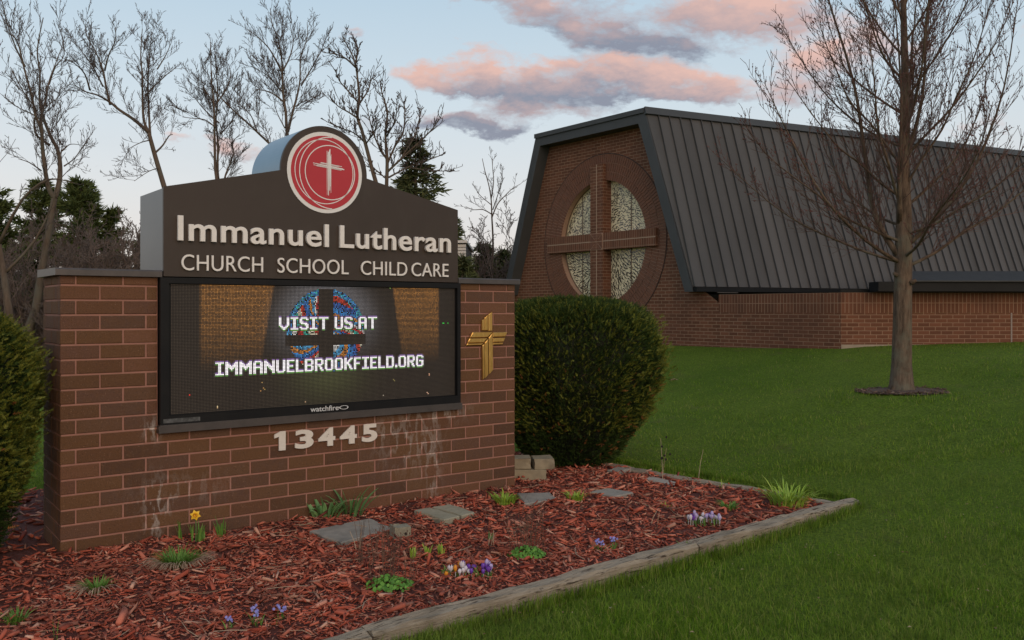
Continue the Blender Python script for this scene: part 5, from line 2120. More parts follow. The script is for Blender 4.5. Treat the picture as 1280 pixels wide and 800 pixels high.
# ------------------------------------------------------------------ trees
m_barkd, nt, b = new_mat('tree_bark')
b.inputs['Roughness'].default_value = .92
b.inputs['Specular IOR Level'].default_value = .2
na_ = noise_node(nt, 11, 7, .7, None, (1, 1, .22))
c = mixc(nt, ramp_fac(nt, na_, .3, .7), (.070, .047, .034), (.155, .112, .084))
c = mixc(nt, ramp_fac(nt, noise_node(nt, 2.2, 5, .6), .45, .7), c, (.12, .105, .082))
nt.links.new(c, b.inputs['Base Color'])
bump(nt, b, na_, .8, .02)
m_barkm, nt, b = new_mat('young_tree_bark')
b.inputs['Roughness'].default_value = .9
b.inputs['Specular IOR Level'].default_value = .2
na_ = noise_node(nt, 20, 7, .7, None, (1, 1, .18))
c = mixc(nt, ramp_fac(nt, na_, .32, .68), (.042, .028, .020), (.190, .128, .088))
c = mixc(nt, ramp_fac(nt, noise_node(nt, 4, 5, .6), .5, .75), c, (.14, .13, .095))
nt.links.new(c, b.inputs['Base Color'])
bump(nt, b, na_, .9, .02)
m_twig = simple_mat('twig_bark', (.072, .050, .042), (.11, .078, .066), .9, 12)
m_twig_r = simple_mat('reddish_twig_bark', (.095, .050, .038), (.150, .088, .068), .85, 12)
m_bud = simple_mat('flower_buds', (.105, .030, .026), (.14, .045, .034), .8, 60)
m_birch = simple_mat('pale_bark', (.36, .29, .25), (.26, .20, .17), .9, 10)


class TreeGeo:
    def __init__(self, seed):
        self.big, self.fine, self.bud = Geo(), Geo(), Geo()
        self.r = random.Random(seed)

    def limb(self, pts, r0, r1, big=True, n=7):
        # resample a polyline smoothly
        P = [Vector(p) for p in pts]
        out = []
        for i in range(len(P) - 1):
            p0 = P[max(i - 1, 0)]
            p1, p2 = P[i], P[i + 1]
            p3 = P[min(i + 2, len(P) - 1)]
            for k in range(3):
                t = k / 3
                out.append(.5 * ((2 * p1) + (p2 - p0) * t + (2 * p0 - 5 * p1 + 4 * p2 - p3) * t * t + (3 * p1 - p0 - 3 * p2 + p3) * t ** 3))
        out.append(P[-1])
        m = len(out)
        rad = [r0 + (r1 - r0) * (i / (m - 1)) ** .85 for i in range(m)]
        (self.big if big else self.fine).tube(out, rad, n, big)
        return out, rad

    def twigs(self, path, rad, per_m, length, depth, ang=(28, 58), up=.25, start=.15, rfac=.55, rmin=.0018, flat=None, budp=0.0, wob=.20, taper_len=.55, thick=.0085):
        r = self.r
        total = sum((path[i + 1] - path[i]).length for i in range(len(path) - 1))
        cnt = max(2, int(total * per_m * (1 - start)))
        for q in range(cnt):
            t = start + (1 - start) * (q + r.random()) / cnt
            f = t * (len(path) - 1)
            i = min(int(f), len(path) - 2)
            p = path[i].lerp(path[i + 1], f - i)
            rr_ = rad[i] + (rad[i + 1] - rad[i]) * (f - i)
            d = (path[i + 1] - path[i]).normalized()
            side = Vector((r.gauss(0, 1), r.gauss(0, 1) * (flat or 1), r.gauss(0, 1)))
            side = (side - d * side.dot(d))
            if side.length < .05:
                continue
            side.normalize()
            a_ = R(r.uniform(*ang))
            dr = (d * math.cos(a_) + side * math.sin(a_))
            dr.z += up * r.uniform(.4, 1.2)
            dr.normalize()
            L = length * r.uniform(.45, 1.15) * (1 - taper_len * t)
            nseg = 3 if depth > 0 else 2
            pts, c_ = [p], p.copy()
            dd_ = dr.copy()
            for k in range(nseg):
                dd_ = (dd_ + Vector((r.gauss(0, wob), r.gauss(0, wob), r.gauss(0, wob) + up * .25))).normalized()
                c_ = c_ + dd_ * (L / nseg)
                pts.append(c_.copy())
            ra = max(rmin * 1.25, min(rr_ * rfac, L * thick))
            rads = [max(rmin, ra * (1 - .75 * k / nseg)) for k in range(nseg + 1)]
            self.fine.tube(pts, rads, 4 if depth > 1 else 3, False)
            if budp:
                for k in range(1, nseg + 1):
                    if r.random() < budp:
                        for _ in range(r.randint(1, 3)):
                            bp = pts[k].lerp(pts[k - 1], r.random()) + Vector((r.gauss(0, .006), r.gauss(0, .006), r.gauss(0, .006)))
                            s_ = r.uniform(.005, .010)
                            b0 = len(self.bud.v)
                            self.bud.v += [(bp.x + s_, bp.y, bp.z), (bp.x - s_ * .5, bp.y + s_ * .8, bp.z), (bp.x - s_ * .5, bp.y - s_ * .8, bp.z), (bp.x, bp.y, bp.z + s_ * 1.6), (bp.x, bp.y, bp.z - s_)]
                            self.bud.f += [(b0, b0 + 1, b0 + 3), (b0 + 1, b0 + 2, b0 + 3), (b0 + 2, b0, b0 + 3), (b0 + 1, b0, b0 + 4), (b0 + 2, b0 + 1, b0 + 4), (b0, b0 + 2, b0 + 4)]
            if depth > 0:
                self.twigs([Vector(x) for x in pts], rads, per_m * 1.9, L * .48, depth - 1, ang, up, .18, .6, rmin, flat, budp, wob, .5, thick)

    def finish(self, name, label, cat, loc, bark, twig, group=None, budm=None):
        o = empty(name, loc)
        tag(o, label, cat, group)
        self.big.obj('trunk', bark, o, True)
        if self.fine.v:
            self.fine.obj('crown', twig, o, True)
        if self.bud.v:
            self.bud.obj('buds', budm or m_bud, o)
        return o


TRACED = {
 'leaning': (20, [
  ([(0.0,0.0,1.05),(0.2,0.0,1.68),(0.32,0.0,2.49),(0.47,0.0,3.29),(0.57,0.0,3.88),(0.61,0.0,4.14)], 0.117, 0.090),
  ([(0.61,0.0,4.14),(0.67,0.09,4.47),(0.65,0.18,4.88),(0.55,0.27,5.26),(0.34,0.36,5.6),(0.14,0.44,6.02),(0.0,0.53,6.47),(-0.04,0.62,7.1),(-0.15,0.71,7.68),(-0.06,0.8,8.45)], 0.083, 0.014),
  ([(0.61,-0.0,4.14),(0.53,-0.09,4.36),(0.49,-0.18,4.79),(0.48,-0.27,5.31),(0.51,-0.36,5.64),(0.43,-0.44,5.87),(0.39,-0.53,6.3),(0.27,-0.62,6.89),(0.16,-0.71,7.47),(-0.06,-0.8,7.65)], 0.075, 0.013),
  ([(0.34,-0.0,5.39),(0.17,-0.24,5.56),(0.24,-0.48,5.79),(0.39,-0.72,6.05),(0.28,-0.96,6.34),(0.11,-1.2,6.85)], 0.039, 0.011),
  ([(0.52,0.0,5.53),(0.36,0.24,5.94),(0.33,0.48,6.36),(0.28,0.72,6.83),(0.31,0.96,7.32),(0.34,1.2,7.78)], 0.039, 0.011),
  ([(0.29,0.0,6.93),(0.15,0.05,7.16),(-0.02,0.1,7.5),(-0.19,0.15,7.95),(-0.29,0.2,8.33)], 0.029, 0.009),
  ([(0.65,0.0,5.25),(0.67,0.3,5.45),(0.75,0.6,5.5)], 0.022, 0.007),
  ([(0.23,0.0,5.89),(-0.27,0.3,6.18),(-0.81,0.6,6.43),(-1.35,0.9,6.8)], 0.027, 0.007),
  ([(0.29,0.0,6.79),(0.26,0.33,7.28),(0.3,0.67,7.67),(0.06,1.0,8.36)], 0.025, 0.007),
  ([(0.41,-0.0,4.73),(0.28,-0.25,4.87),(0.17,-0.5,4.91)], 0.022, 0.007),
  ([(0.74,0.0,4.89),(0.75,0.45,5.14),(0.71,0.9,5.48)], 0.022, 0.007),
 ], -10.87),
 'forked': (24, [
  ([(0.0,0.0,4.33),(-0.17,0.0,4.89),(-0.37,0.0,5.56),(-0.52,0.0,6.09),(-0.6,0.0,6.4)], 0.090, 0.073),
  ([(-0.6,-0.0,6.4),(-0.93,-0.13,6.71),(-1.26,-0.27,6.94),(-1.46,-0.4,7.12),(-1.73,-0.53,7.28),(-1.96,-0.67,7.33),(-2.23,-0.8,7.49)], 0.065, 0.015),
  ([(-0.6,0.0,6.4),(-0.76,0.06,6.75),(-0.82,0.12,7.41),(-0.85,0.18,7.97),(-0.92,0.24,8.53),(-0.9,0.3,9.29)], 0.056, 0.013),
  ([(-0.56,0.0,6.27),(-0.7,0.25,7.01),(-0.83,0.5,7.83),(-0.89,0.75,8.63),(-0.92,1.0,9.42)], 0.047, 0.013),
  ([(-1.46,0.0,7.06),(-1.6,0.06,7.57),(-1.71,0.12,8.02),(-1.93,0.18,8.51),(-2.18,0.24,8.92),(-2.27,0.3,9.29)], 0.043, 0.011),
  ([(-1.66,-0.0,7.99),(-1.46,-0.2,8.36),(-1.2,-0.4,8.67),(-1.11,-0.6,8.96)], 0.030, 0.011),
  ([(-1.89,-0.0,7.39),(-1.87,-0.33,7.73),(-1.96,-0.67,7.9),(-2.05,-1.0,7.93)], 0.032, 0.011),
  ([(-1.68,0.0,7.56),(-2.08,0.3,8.15),(-2.48,0.6,8.59),(-2.78,0.9,8.9)], 0.030, 0.011),
  ([(-0.75,0.0,7.43),(-0.55,0.2,7.76),(-0.33,0.4,8.09),(-0.19,0.6,8.32)], 0.028, 0.011),
  ([(-0.58,0.0,8.25),(-0.52,0.45,8.76),(-0.52,0.9,9.3)], 0.026, 0.009),
  ([(-0.77,0.0,7.82),(-1.01,0.05,8.09),(-1.16,0.1,8.36)], 0.022, 0.009),
  ([(-0.45,0.0,5.84),(-0.3,0.17,6.08),(-0.19,0.33,6.37),(-0.15,0.5,6.45)], 0.039, 0.013),
  ([(-0.56,-0.0,6.2),(-0.63,-0.45,6.05),(-0.77,-0.9,5.8)], 0.024, 0.009),
  ([(-0.32,-0.0,5.45),(-0.42,-0.45,5.29),(-0.61,-0.9,4.97)], 0.019, 0.009),
 ], -9.17),
 'twin': (26, [
  ([(0.0,0.0,4.88),(-0.05,0.0,5.76),(-0.07,0.0,6.7),(-0.09,0.0,7.63),(-0.16,0.0,8.33),(-0.19,0.0,9.45)], 0.065, 0.014),
  ([(0.12,0.0,4.83),(-0.02,0.13,5.67),(-0.06,0.27,6.51),(-0.16,0.4,7.25),(-0.15,0.53,7.99),(-0.24,0.67,8.74),(-0.34,0.8,9.64)], 0.051, 0.014),
  ([(0.19,0.0,4.83),(0.18,0.1,5.43),(0.31,0.2,5.91),(0.4,0.3,6.28),(0.32,0.4,6.58),(0.52,0.5,6.84)], 0.042, 0.012),
  ([(-0.09,-0.0,7.51),(-0.29,-0.17,7.87),(-0.47,-0.33,8.24),(-0.45,-0.5,8.75)], 0.030, 0.009),
  ([(-0.07,0.0,7.16),(-0.52,0.23,7.54),(-0.89,0.47,7.93),(-1.12,0.7,8.22)], 0.030, 0.009),
  ([(-0.02,0.0,7.63),(0.21,0.13,8.08),(0.31,0.27,8.49),(0.22,0.4,8.91)], 0.030, 0.009),
  ([(-0.02,-0.0,6.93),(-0.26,-0.27,7.11),(-0.53,-0.53,7.1),(-0.71,-0.8,7.08)], 0.028, 0.009),
  ([(0.0,0.0,6.81),(0.22,0.27,7.22),(0.32,0.53,7.56),(0.43,0.8,7.86)], 0.026, 0.009),
 ], -8.60),
 'spreading': (25, [
  ([(0.0,0.0,4.93),(-0.04,0.0,5.72),(-0.09,0.0,6.32),(-0.13,0.0,6.77)], 0.076, 0.063),
  ([(-0.13,0.0,6.73),(-0.16,0.03,7.18),(-0.24,0.06,7.68),(-0.27,0.09,8.27),(-0.3,0.11,8.73),(-0.4,0.14,9.24),(-0.58,0.17,9.7),(-0.64,0.2,10.16)], 0.056, 0.011),
  ([(-0.09,0.0,6.62),(0.02,0.1,7.2),(0.13,0.2,7.72),(0.18,0.3,8.19),(0.17,0.4,8.81),(0.33,0.5,9.39),(0.31,0.6,9.88)], 0.049, 0.011),
  ([(-0.25,-0.0,8.25),(-0.41,-0.15,8.61),(-0.59,-0.3,8.93),(-0.86,-0.45,9.19),(-1.08,-0.6,9.32)], 0.038, 0.009),
  ([(-0.25,0.0,8.34),(-0.12,0.3,8.83),(-0.1,0.6,9.37),(-0.27,0.9,9.93)], 0.034, 0.009),
  ([(-0.22,0.0,7.71),(-0.6,0.23,8.13),(-0.98,0.47,8.65),(-1.33,0.7,8.99)], 0.031, 0.009),
  ([(-0.2,-0.0,7.44),(-0.47,-0.27,7.65),(-0.7,-0.53,7.67),(-0.8,-0.8,7.61)], 0.029, 0.009),
  ([(0.22,0.0,7.98),(0.46,0.13,8.47),(0.66,0.27,8.91),(0.72,0.4,9.09)], 0.029, 0.009),
  ([(-0.04,-0.0,5.49),(-0.39,-0.14,6.07),(-0.8,-0.28,6.49),(-1.24,-0.42,6.91),(-1.53,-0.56,7.18),(-1.92,-0.7,7.61)], 0.054, 0.018),
  ([(-0.87,0.0,6.55),(-1.07,0.13,7.02),(-1.38,0.27,7.33),(-1.56,0.4,7.54)], 0.022, 0.009),
  ([(0.09,0.0,7.36),(0.33,0.3,7.6),(0.49,0.6,7.54)], 0.022, 0.009),
  ([(-0.18,0.0,6.73),(-0.52,0.45,7.27),(-0.73,0.9,7.79)], 0.022, 0.009),
 ], -6.19),
 'budded': (22, [
  ([(0.0,0.0,3.95),(-0.16,0.0,4.64),(-0.3,0.0,5.13),(-0.43,0.0,5.63),(-0.55,0.0,6.08)], 0.071, 0.059),
  ([(-0.55,0.0,6.08),(-0.66,0.03,6.42),(-0.62,0.07,6.88),(-0.67,0.1,7.37),(-0.73,0.13,7.77),(-0.9,0.17,8.14),(-1.06,0.2,8.43)], 0.055, 0.016),
  ([(-0.67,-0.0,7.6),(-0.91,-0.2,7.8),(-1.14,-0.4,7.86),(-1.37,-0.6,7.84)], 0.034, 0.012),
  ([(-0.71,0.0,7.78),(-0.71,0.25,8.21),(-0.88,0.5,8.6)], 0.028, 0.012),
  ([(-0.63,0.0,6.75),(-0.95,0.23,7.12),(-1.2,0.47,7.42),(-1.32,0.7,7.69)], 0.030, 0.012),
  ([(-0.59,-0.0,6.32),(-0.82,-0.27,6.45),(-1.04,-0.53,6.55),(-1.18,-0.8,6.72)], 0.030, 0.012),
  ([(-0.61,0.0,6.75),(-0.41,0.1,7.09),(-0.35,0.2,7.39),(-0.24,0.3,7.38)], 0.028, 0.012),
  ([(-0.47,0.0,5.76),(-0.8,0.3,6.06),(-1.18,0.6,6.24),(-1.61,0.9,6.47)], 0.026, 0.012),
  ([(-0.45,-0.0,5.72),(-0.13,-0.45,6.03),(-0.1,-0.9,6.32)], 0.026, 0.010),
 ], -3.16),
 'vase': (22, [
  ([(0.0,0.0,3.85),(0.0,0.0,4.54),(0.02,0.0,5.23),(0.0,0.0,5.63)], 0.067, 0.055),
  ([(0.0,0.0,5.57),(-0.03,0.05,6.03),(0.01,0.1,6.54),(-0.12,0.15,6.98),(-0.17,0.2,7.23)], 0.047, 0.014),
  ([(0.02,0.0,5.23),(0.2,0.15,5.71),(0.38,0.3,6.08),(0.4,0.45,6.57),(0.36,0.6,6.89)], 0.039, 0.014),
  ([(0.02,-0.0,5.33),(-0.18,-0.23,5.68),(-0.3,-0.47,6.06),(-0.38,-0.7,6.55)], 0.034, 0.012),
  ([(0.02,-0.0,5.03),(0.43,-0.1,5.39),(0.83,-0.2,5.73),(1.15,-0.3,6.02),(1.32,-0.4,6.23)], 0.039, 0.014),
  ([(0.41,0.0,5.41),(0.66,0.3,5.94),(0.75,0.6,6.4),(0.8,0.9,6.79)], 0.030, 0.012),
  ([(0.06,0.0,4.9),(0.55,0.2,5.2),(1.01,0.4,5.4),(1.4,0.6,5.59)], 0.032, 0.012),
  ([(0.57,-0.0,5.17),(1.14,-0.15,5.07),(1.66,-0.3,5.05)], 0.024, 0.010),
  ([(0.0,-0.0,5.92),(0.27,-0.4,6.23),(0.36,-0.8,6.57)], 0.026, 0.012),
  ([(0.02,0.0,4.84),(-0.29,0.2,5.12),(-0.52,0.4,5.24)], 0.024, 0.010),
 ], -3.10),
 'slender': (27, [
  ([(0.0,0.0,2.48),(0.05,0.0,3.26),(0.05,0.0,3.86),(0.02,0.0,4.42),(0.0,0.0,4.95),(-0.07,0.0,5.39),(-0.19,0.0,5.83),(-0.27,0.0,6.21)], 0.046, 0.012),
  ([(0.02,0.0,4.42),(0.19,0.1,4.84),(0.43,0.2,5.12),(0.63,0.3,5.33),(0.88,0.4,5.49)], 0.029, 0.010),
  ([(0.02,-0.0,4.52),(-0.24,-0.13,4.65),(-0.52,-0.27,4.63),(-0.75,-0.4,4.71)], 0.024, 0.010),
  ([(0.0,0.0,5.0),(0.07,0.17,5.51),(0.04,0.33,5.93),(0.01,0.5,6.3)], 0.024, 0.010),
  ([(0.0,0.0,4.81),(-0.3,0.35,5.09),(-0.46,0.7,5.29)], 0.019, 0.008),
  ([(0.05,-0.0,4.66),(0.25,-0.3,5.2),(0.39,-0.6,5.54)], 0.022, 0.008),
 ], -0.63),
}


LABELS = {
    'leaning': ('leaning bare tree with a forked trunk rising behind the left end of the sign', 5.6, 1.35),
    'forked': ("bare tree with one long limb thrown leftward, behind the sign cabinet's left shoulder", 7.0, 1.2),
    'twin': ('narrow bare tree of two thin close stems behind the sign, left of the round emblem', 8.0, 1.25),
    'spreading': ('tall bare tree with a broad fan of branches, just left of the round emblem', 7.0, 1.30),
    'budded': ('bare tree with thick budded twigs leaning left, just right of the round emblem', 5.5, .85),
    'vase': ('low vase shaped bare tree with upturned budded twigs above the right shoulder of the sign', 5.5, .85),
    'slender': ('small slender bare tree standing between the sign and the church', 6.5, .75)}
for key, (D, L_, bx_) in TRACED.items():
    lab, pm_, tlen = LABELS[key]
    T = TreeGeo(hash(key) % 1000 if False else sum(map(ord, key)))
    prev = []
    budded = key in ('budded', 'vase')
    for li, (pts, r0, r1) in enumerate(L_):
        dy = 0.0
        if prev:
            x0_, z0_ = pts[0][0], pts[0][2]
            dy = min(prev, key=lambda p: (p.x - x0_) ** 2 + (p.z - z0_) ** 2).y
        P = [(p[0], p[1] + dy, p[2]) for p in pts]
        if li == 0:
            P = [(P[0][0] - .05, P[0][1], -.1)] + P
        path, rad = T.limb(P, r0 * (.95 if li == 0 else .8), r1 * .7)
        prev += path
        if li > 0:
            T.twigs(path, rad, pm_, tlen, 2 if not budded else 1, (22, 52) if not budded else (25, 62), .30 if not budded else .45, .08, .5, .0044 if not budded else .0064, None, 0.0, .12, .45)
            if budded:
                T.twigs(path, rad, pm_ * 2.2, tlen * .45, 1, (30, 70), .5, .05, .5, .0095)
    base_z = float(lawn_z(np.array([bx_]), np.array([D]))[0])
    T.finish('bare_tree', lab, 'tree', (bx_, D, 0.0), m_barkd, m_twig, 'bare trees behind the sign')

# the young street tree on the lawn
T = TreeGeo(77)
TX, TY = 5.11, 11.7
tz = float(lawn_z(np.array([TX]), np.array([TY]))[0])
H_ = 8.6
lead = [(0, 0, tz - .1), (0, 0, tz + .02), (0.0, 0, tz + .35), (.01, 0, tz + .9), (.02, 0, tz + 1.5), (.04, .02, tz + 2.1), (.03, .0, tz + 3.0), (.04, -.02, tz + 4.0), (.02, .0, tz + 5.2), (.05, .02, tz + 6.4), (.03, .0, tz + 7.6)]
lr = [.22, .160, .126, .116, .110, .104, .070, .050, .036, .020, .008]
Pv_ = [Vector(p) for p in lead]
T.big.tube(Pv_, lr, 16, True)
# flare of the roots, branch collars
for k in range(6):
    a_ = k * 1.05 + .3
    T.big.tube([(.08 * math.cos(a_), .08 * math.sin(a_), tz + .22), (.11 * math.cos(a_), .11 * math.sin(a_), tz + .07), (.19 * math.cos(a_), .19 * math.sin(a_), tz - .04)], [.05, .05, .03], 7)
T.big.tube([(.08, -.10, tz + 1.42), (.13, -.135, tz + 1.46)], [.035, .022], 8)
T.big.tube([(-.10, -.08, tz + 1.52), (-.145, -.10, tz + 1.55)], [.033, .02], 8)
limbs = []
rl = random.Random(9)
n_l = 34
for k in range(n_l):
    f = k / (n_l - 1)
    z = tz + 1.62 + f ** 1.25 * 4.6
    az = k * 2.399 + rl.uniform(-.35, .35)
    L = (3.05 - 1.2 * f) * rl.uniform(.78, 1.08)
    th0 = R(rl.uniform(48, 66) - 26 * f)
    th1 = R(rl.uniform(16, 34) - 8 * f)
    if k < 6:
        th0, th1 = R(rl.uniform(62, 76)), R(rl.uniform(38, 52))
    pts, c_ = [], Vector((0.03, 0, z))
    pts.append(c_.copy())
    S_ = 6
    for s in range(S_):
        th = th0 + (th1 - th0) * (s / (S_ - 1)) + rl.gauss(0, .07)
        azz = az + rl.gauss(0, .10)
        c_ = c_ + Vector((math.sin(th) * math.cos(azz), math.sin(th) * math.sin(azz), math.cos(th))) * (L / S_)
        pts.append(c_.copy())
    r0 = .012 + .018 * (1 - f) * rl.uniform(.7, 1.15)
    limbs.append((pts, r0))
# a few stout steep leaders seen in the crown
for (pts, r0) in (([(-.02, 0, tz + 1.75), (-.30, .1, tz + 2.3), (-.42, .15, tz + 3.1), (-.55, .2, tz + 4.1), (-.9, .3, tz + 5.4), (-1.1, .35, tz + 6.4)], .050),
                  ([(.05, 0, tz + 1.9), (.45, -.2, tz + 2.35), (.85, -.3, tz + 3.0), (1.15, -.35, tz + 3.9), (1.3, -.4, tz + 5.0)], .042),
                  ([(-.02, 0, tz + 2.2), (-.16, -.3, tz + 2.9), (-.20, -.45, tz + 3.8), (-.35, -.55, tz + 5.2)], .046),
                  ([(.05, 0, tz + 2.5), (.22, .3, tz + 3.3), (.30, .4, tz + 4.4), (.45, .5, tz + 5.6)], .040),
                  ([(.04, 0, tz + 3.0), (.18, -.2, tz + 3.8), (.22, -.25, tz + 4.8), (.36, -.3, tz + 6.0)], .034),
                  ([(-.0, 0, tz + 1.68), (-.55, -.25, tz + 1.95), (-1.15, -.45, tz + 2.45), (-1.6, -.5, tz + 3.2), (-1.95, -.55, tz + 3.9)], .034)):
    limbs.append(([Vector(p) for p in pts], r0))
for pts, r0 in limbs:
    path, rad = T.limb(pts, r0 * .88, .0035, True, 6)
    T.twigs(path, rad, 7.0, 1.05, 1, (16, 40), .30, .10, .5, .0030, None, .30, .09, .5)
    T.twigs(path, rad, 11.0, .50, 1, (22, 55), .25, .10, .45, .0023, None, .36, .12, .4)
tree = T.finish('lawn_tree', 'bare young tree with a straight grey trunk on the lawn before the church roof', 'tree', (TX, TY, 0), m_barkm, m_twig_r)

# ring of old mulch round its foot
g = Geo()
NA_ = 40
for k in range(NA_):
    a_ = 2 * math.pi * k / NA_
    rr_ = .61 + .035 * math.sin(a_ * 3) + rnd.uniform(-.025, .025)
    x, y = rr_ * math.cos(a_) * .95, rr_ * math.sin(a_) * .72
    z = float(lawn_z(np.array([TX + x]), np.array([TY + y]))[0]) + .004
    g.v.append((x, y, z))
g.v.append((0, 0, tz + .05))
for k in range(NA_):
    g.f.append((k, (k + 1) % NA_, NA_))
m_oldm = simple_mat('old_brown_mulch', (.105, .060, .042), (.05, .030, .022), .95, 35, bump_s=1, bump_scale=60)
tag(g.obj('tree_ring_mulch', m_oldm, None, True, (TX, TY, 0)), kind='structure')
P, F_ = chips(2600, (TX - .62, TX + .62, TY - .5, TY + .5), .02, .09, [(TX + .60 * math.cos(k * .3), TY + .46 * math.sin(k * .3)) for k in range(21)])
P[:, 2] += lawn_z(P[:, 0], P[:, 1]) + .002
m_chip2 = island_mat('faded_mulch', [(.13, .075, .05), (.07, .04, .03), (.19, .12, .085), (.05, .03, .022), (.25, .18, .14)], .95)
tag(put('tree_ring_chips', np_mesh('tree_ring_chips', P, F_, m_chip2)), 'ring of faded brown mulch chips round the foot of the lawn tree', 'mulch', kind='stuff')


# evergreens
m_spruce = island_mat('spruce_needles', [(.055, .070, .028), (.080, .100, .036), (.105, .120, .042), (.042, .052, .022), (.13, .135, .055)], .85)
m_pine = island_mat('pine_needles', [(.055, .078, .024), (.085, .112, .030), (.115, .140, .038), (.042, .058, .018)], .85)


def conifer(label, x, y, top, radius, seed, mat, z0=.4, levels=26, droop=-.15, name='evergreen_tree', group='evergreens behind the sign', dens=1.0, rag=.25):
    r = random.Random(seed)
    gen = np.random.default_rng(seed)
    o = empty(name, (x, y, 0))
    tag(o, label, 'evergreen', group)
    g = Geo()
    g.tube([(0, 0, -.2), (0, 0, top * .5), (0, 0, top)], [radius * .07 + .05, radius * .045 + .03, .012], 7)
    br = []
    for k in range(levels):
        f = k / levels
        z = z0 + (top - z0) * (f ** .9)
        R_ = radius * (1 - f) ** .82 + .05
        m = r.randint(5, 8)
        for q in range(m):
            az = r.uniform(0, 6.28)
            L = R_ * r.uniform(1 - rag * 1.6, 1 + rag * .6)
            zt = z + L * (droop + .30 * f + r.uniform(-.12, .15))
            p1 = Vector((L * math.cos(az), L * math.sin(az), zt))
            pm_ = Vector((L * .5 * math.cos(az), L * .5 * math.sin(az), z + (zt - z) * .35 - .04 * L))
            g.tube([(0, 0, z), pm_, p1], [.02 + .01 * R_, .014, .006], 4, False)
            br.append((Vector((0, 0, z)), pm_, p1, L))
    g.obj('trunk', m_barkd, o, True)
    B, D = [], []
    for p0, pm_, p1, L in br:
        cnt = int((44 + 95 * L) * dens)
        for i in range(cnt):
            t = r.random() ** .7
            p = (p0.lerp(pm_, t * 2) if t < .5 else pm_.lerp(p1, t * 2 - 1))
            d = (p1 - p0).normalized()
            B.append((p.x + r.gauss(0, .05 + .05 * L * (1 - t)), p.y + r.gauss(0, .05 + .05 * L * (1 - t)), p.z + r.gauss(0, .045) - .03))
            D.append((d.x + r.gauss(0, .55), d.y + r.gauss(0, .55), d.z + r.gauss(0, .45)))
    B, D = np.array(B), np.array(D)
    D /= np.linalg.norm(D, axis=1)[:, None]
    n = len(B)
    ref = gen.normal(0, 1, (n, 3))
    S_ = np.cross(D, ref)
    S_ /= np.linalg.norm(S_, axis=1)[:, None]
    L = gen.uniform(.12, .30, n)[:, None]
    w = gen.uniform(.012, .030, n)[:, None]
    P = np.stack([B - S_ * w * .5, B + D * L * .5 - S_ * w, B + D * L, B + D * L * .5 + S_ * w], 1).reshape(-1, 3)
    put('crown', np_mesh('crown', P, np.arange(len(P)).reshape(-1, 4), mat), o)
    return o


conifer('dark pointed spruce behind budded branches over the right shoulder of the sign cabinet', -2.45, 22.6, 6.1, 1.45, 31, m_spruce, levels=26, droop=-.22, rag=.4, dens=.7)
conifer('dark narrow spruce half hidden by the right edge of the sign', -1.80, 26.0, 4.55, .55, 32, m_spruce, levels=22)
conifer('broad dark pine with a rounded top beyond the left end of the sign', -13.55, 28.0, 5.75, 2.0, 33, m_pine, levels=26, droop=.10, rag=.30, dens=1.3)
conifer("slim shorter pine just right of the broad pine beyond the sign's left end", -12.75, 28.5, 4.95, .75, 34, m_pine, levels=18, droop=.15, rag=.5)
conifer('low ragged pine top against the left side of the grey cabinet', -11.9, 28.8, 4.10, .50, 35, m_pine, levels=16, droop=.15, rag=.5)
conifer('dark evergreen behind the leaning tree, left of the broad pine', -15.3, 29.0, 5.9, 1.9, 36, m_pine, levels=24, droop=.0, rag=.45, dens=1.2)
conifer('dark evergreen cut by the left edge of the photo', -15.6, 27.0, 5.3, 2.0, 37, m_pine, levels=22, droop=.05, rag=.4, dens=1.2)
conifer('small spruce just left of the slender bare tree', -.90, 28.0, 3.75, .85, 38, m_spruce, levels=20, rag=.35)
conifer('small spruce just right of the slender bare tree, beside the church', -.30, 29.0, 3.60, .95, 39, m_spruce, levels=20, rag=.35)
conifer('low dark evergreen under the white siding at the right edge of the sign', -1.25, 22.4, 3.02, .80, 40, m_spruce, levels=16, rag=.4)
conifer('low dark evergreen in the gap between sign and church, close to the brick gable', .35, 29.5, 3.05, .8, 41, m_spruce, levels=16, rag=.4)


# bare brush
m_brush = simple_mat('brush_twigs', (.115, .078, .062), (.165, .118, .098), .92, 2)
m_brush2 = simple_mat('brush_twigs_grey', (.165, .125, .105), (.105, .074, .060), .92, 2)


def brush(label, x, y, w, h, seed, n_st, mat, stem=None, group='bare shrubs behind the sign', depth=2):
    T = TreeGeo(seed)
    r = T.r
    for k in range(n_st):
        bx_, by_ = r.uniform(-w * .35, w * .35), r.uniform(-.5, .5)
        hh = h * r.uniform(.62, 1.03)
        lx_, ly_ = bx_ * .8 + r.gauss(0, .35), r.gauss(0, .3)
        pts = [(bx_, by_, 0), (bx_ + lx_ * .25, by_ + ly_ * .2, hh * .35), (bx_ + lx_ * .6, by_ + ly_ * .6, hh * .7), (bx_ + lx_, by_ + ly_, hh)]
        path, rad = T.limb(pts, r.uniform(.014, .030), .006, True, 5)
        T.twigs(path, rad, 6.5, 1.2, depth, (22, 60), .2, .08, .55, .0068, None, 0.0, .24, .35)
    return T.finish('bare_shrub', label, 'shrub', (x, y, 0), stem or mat, mat, group)


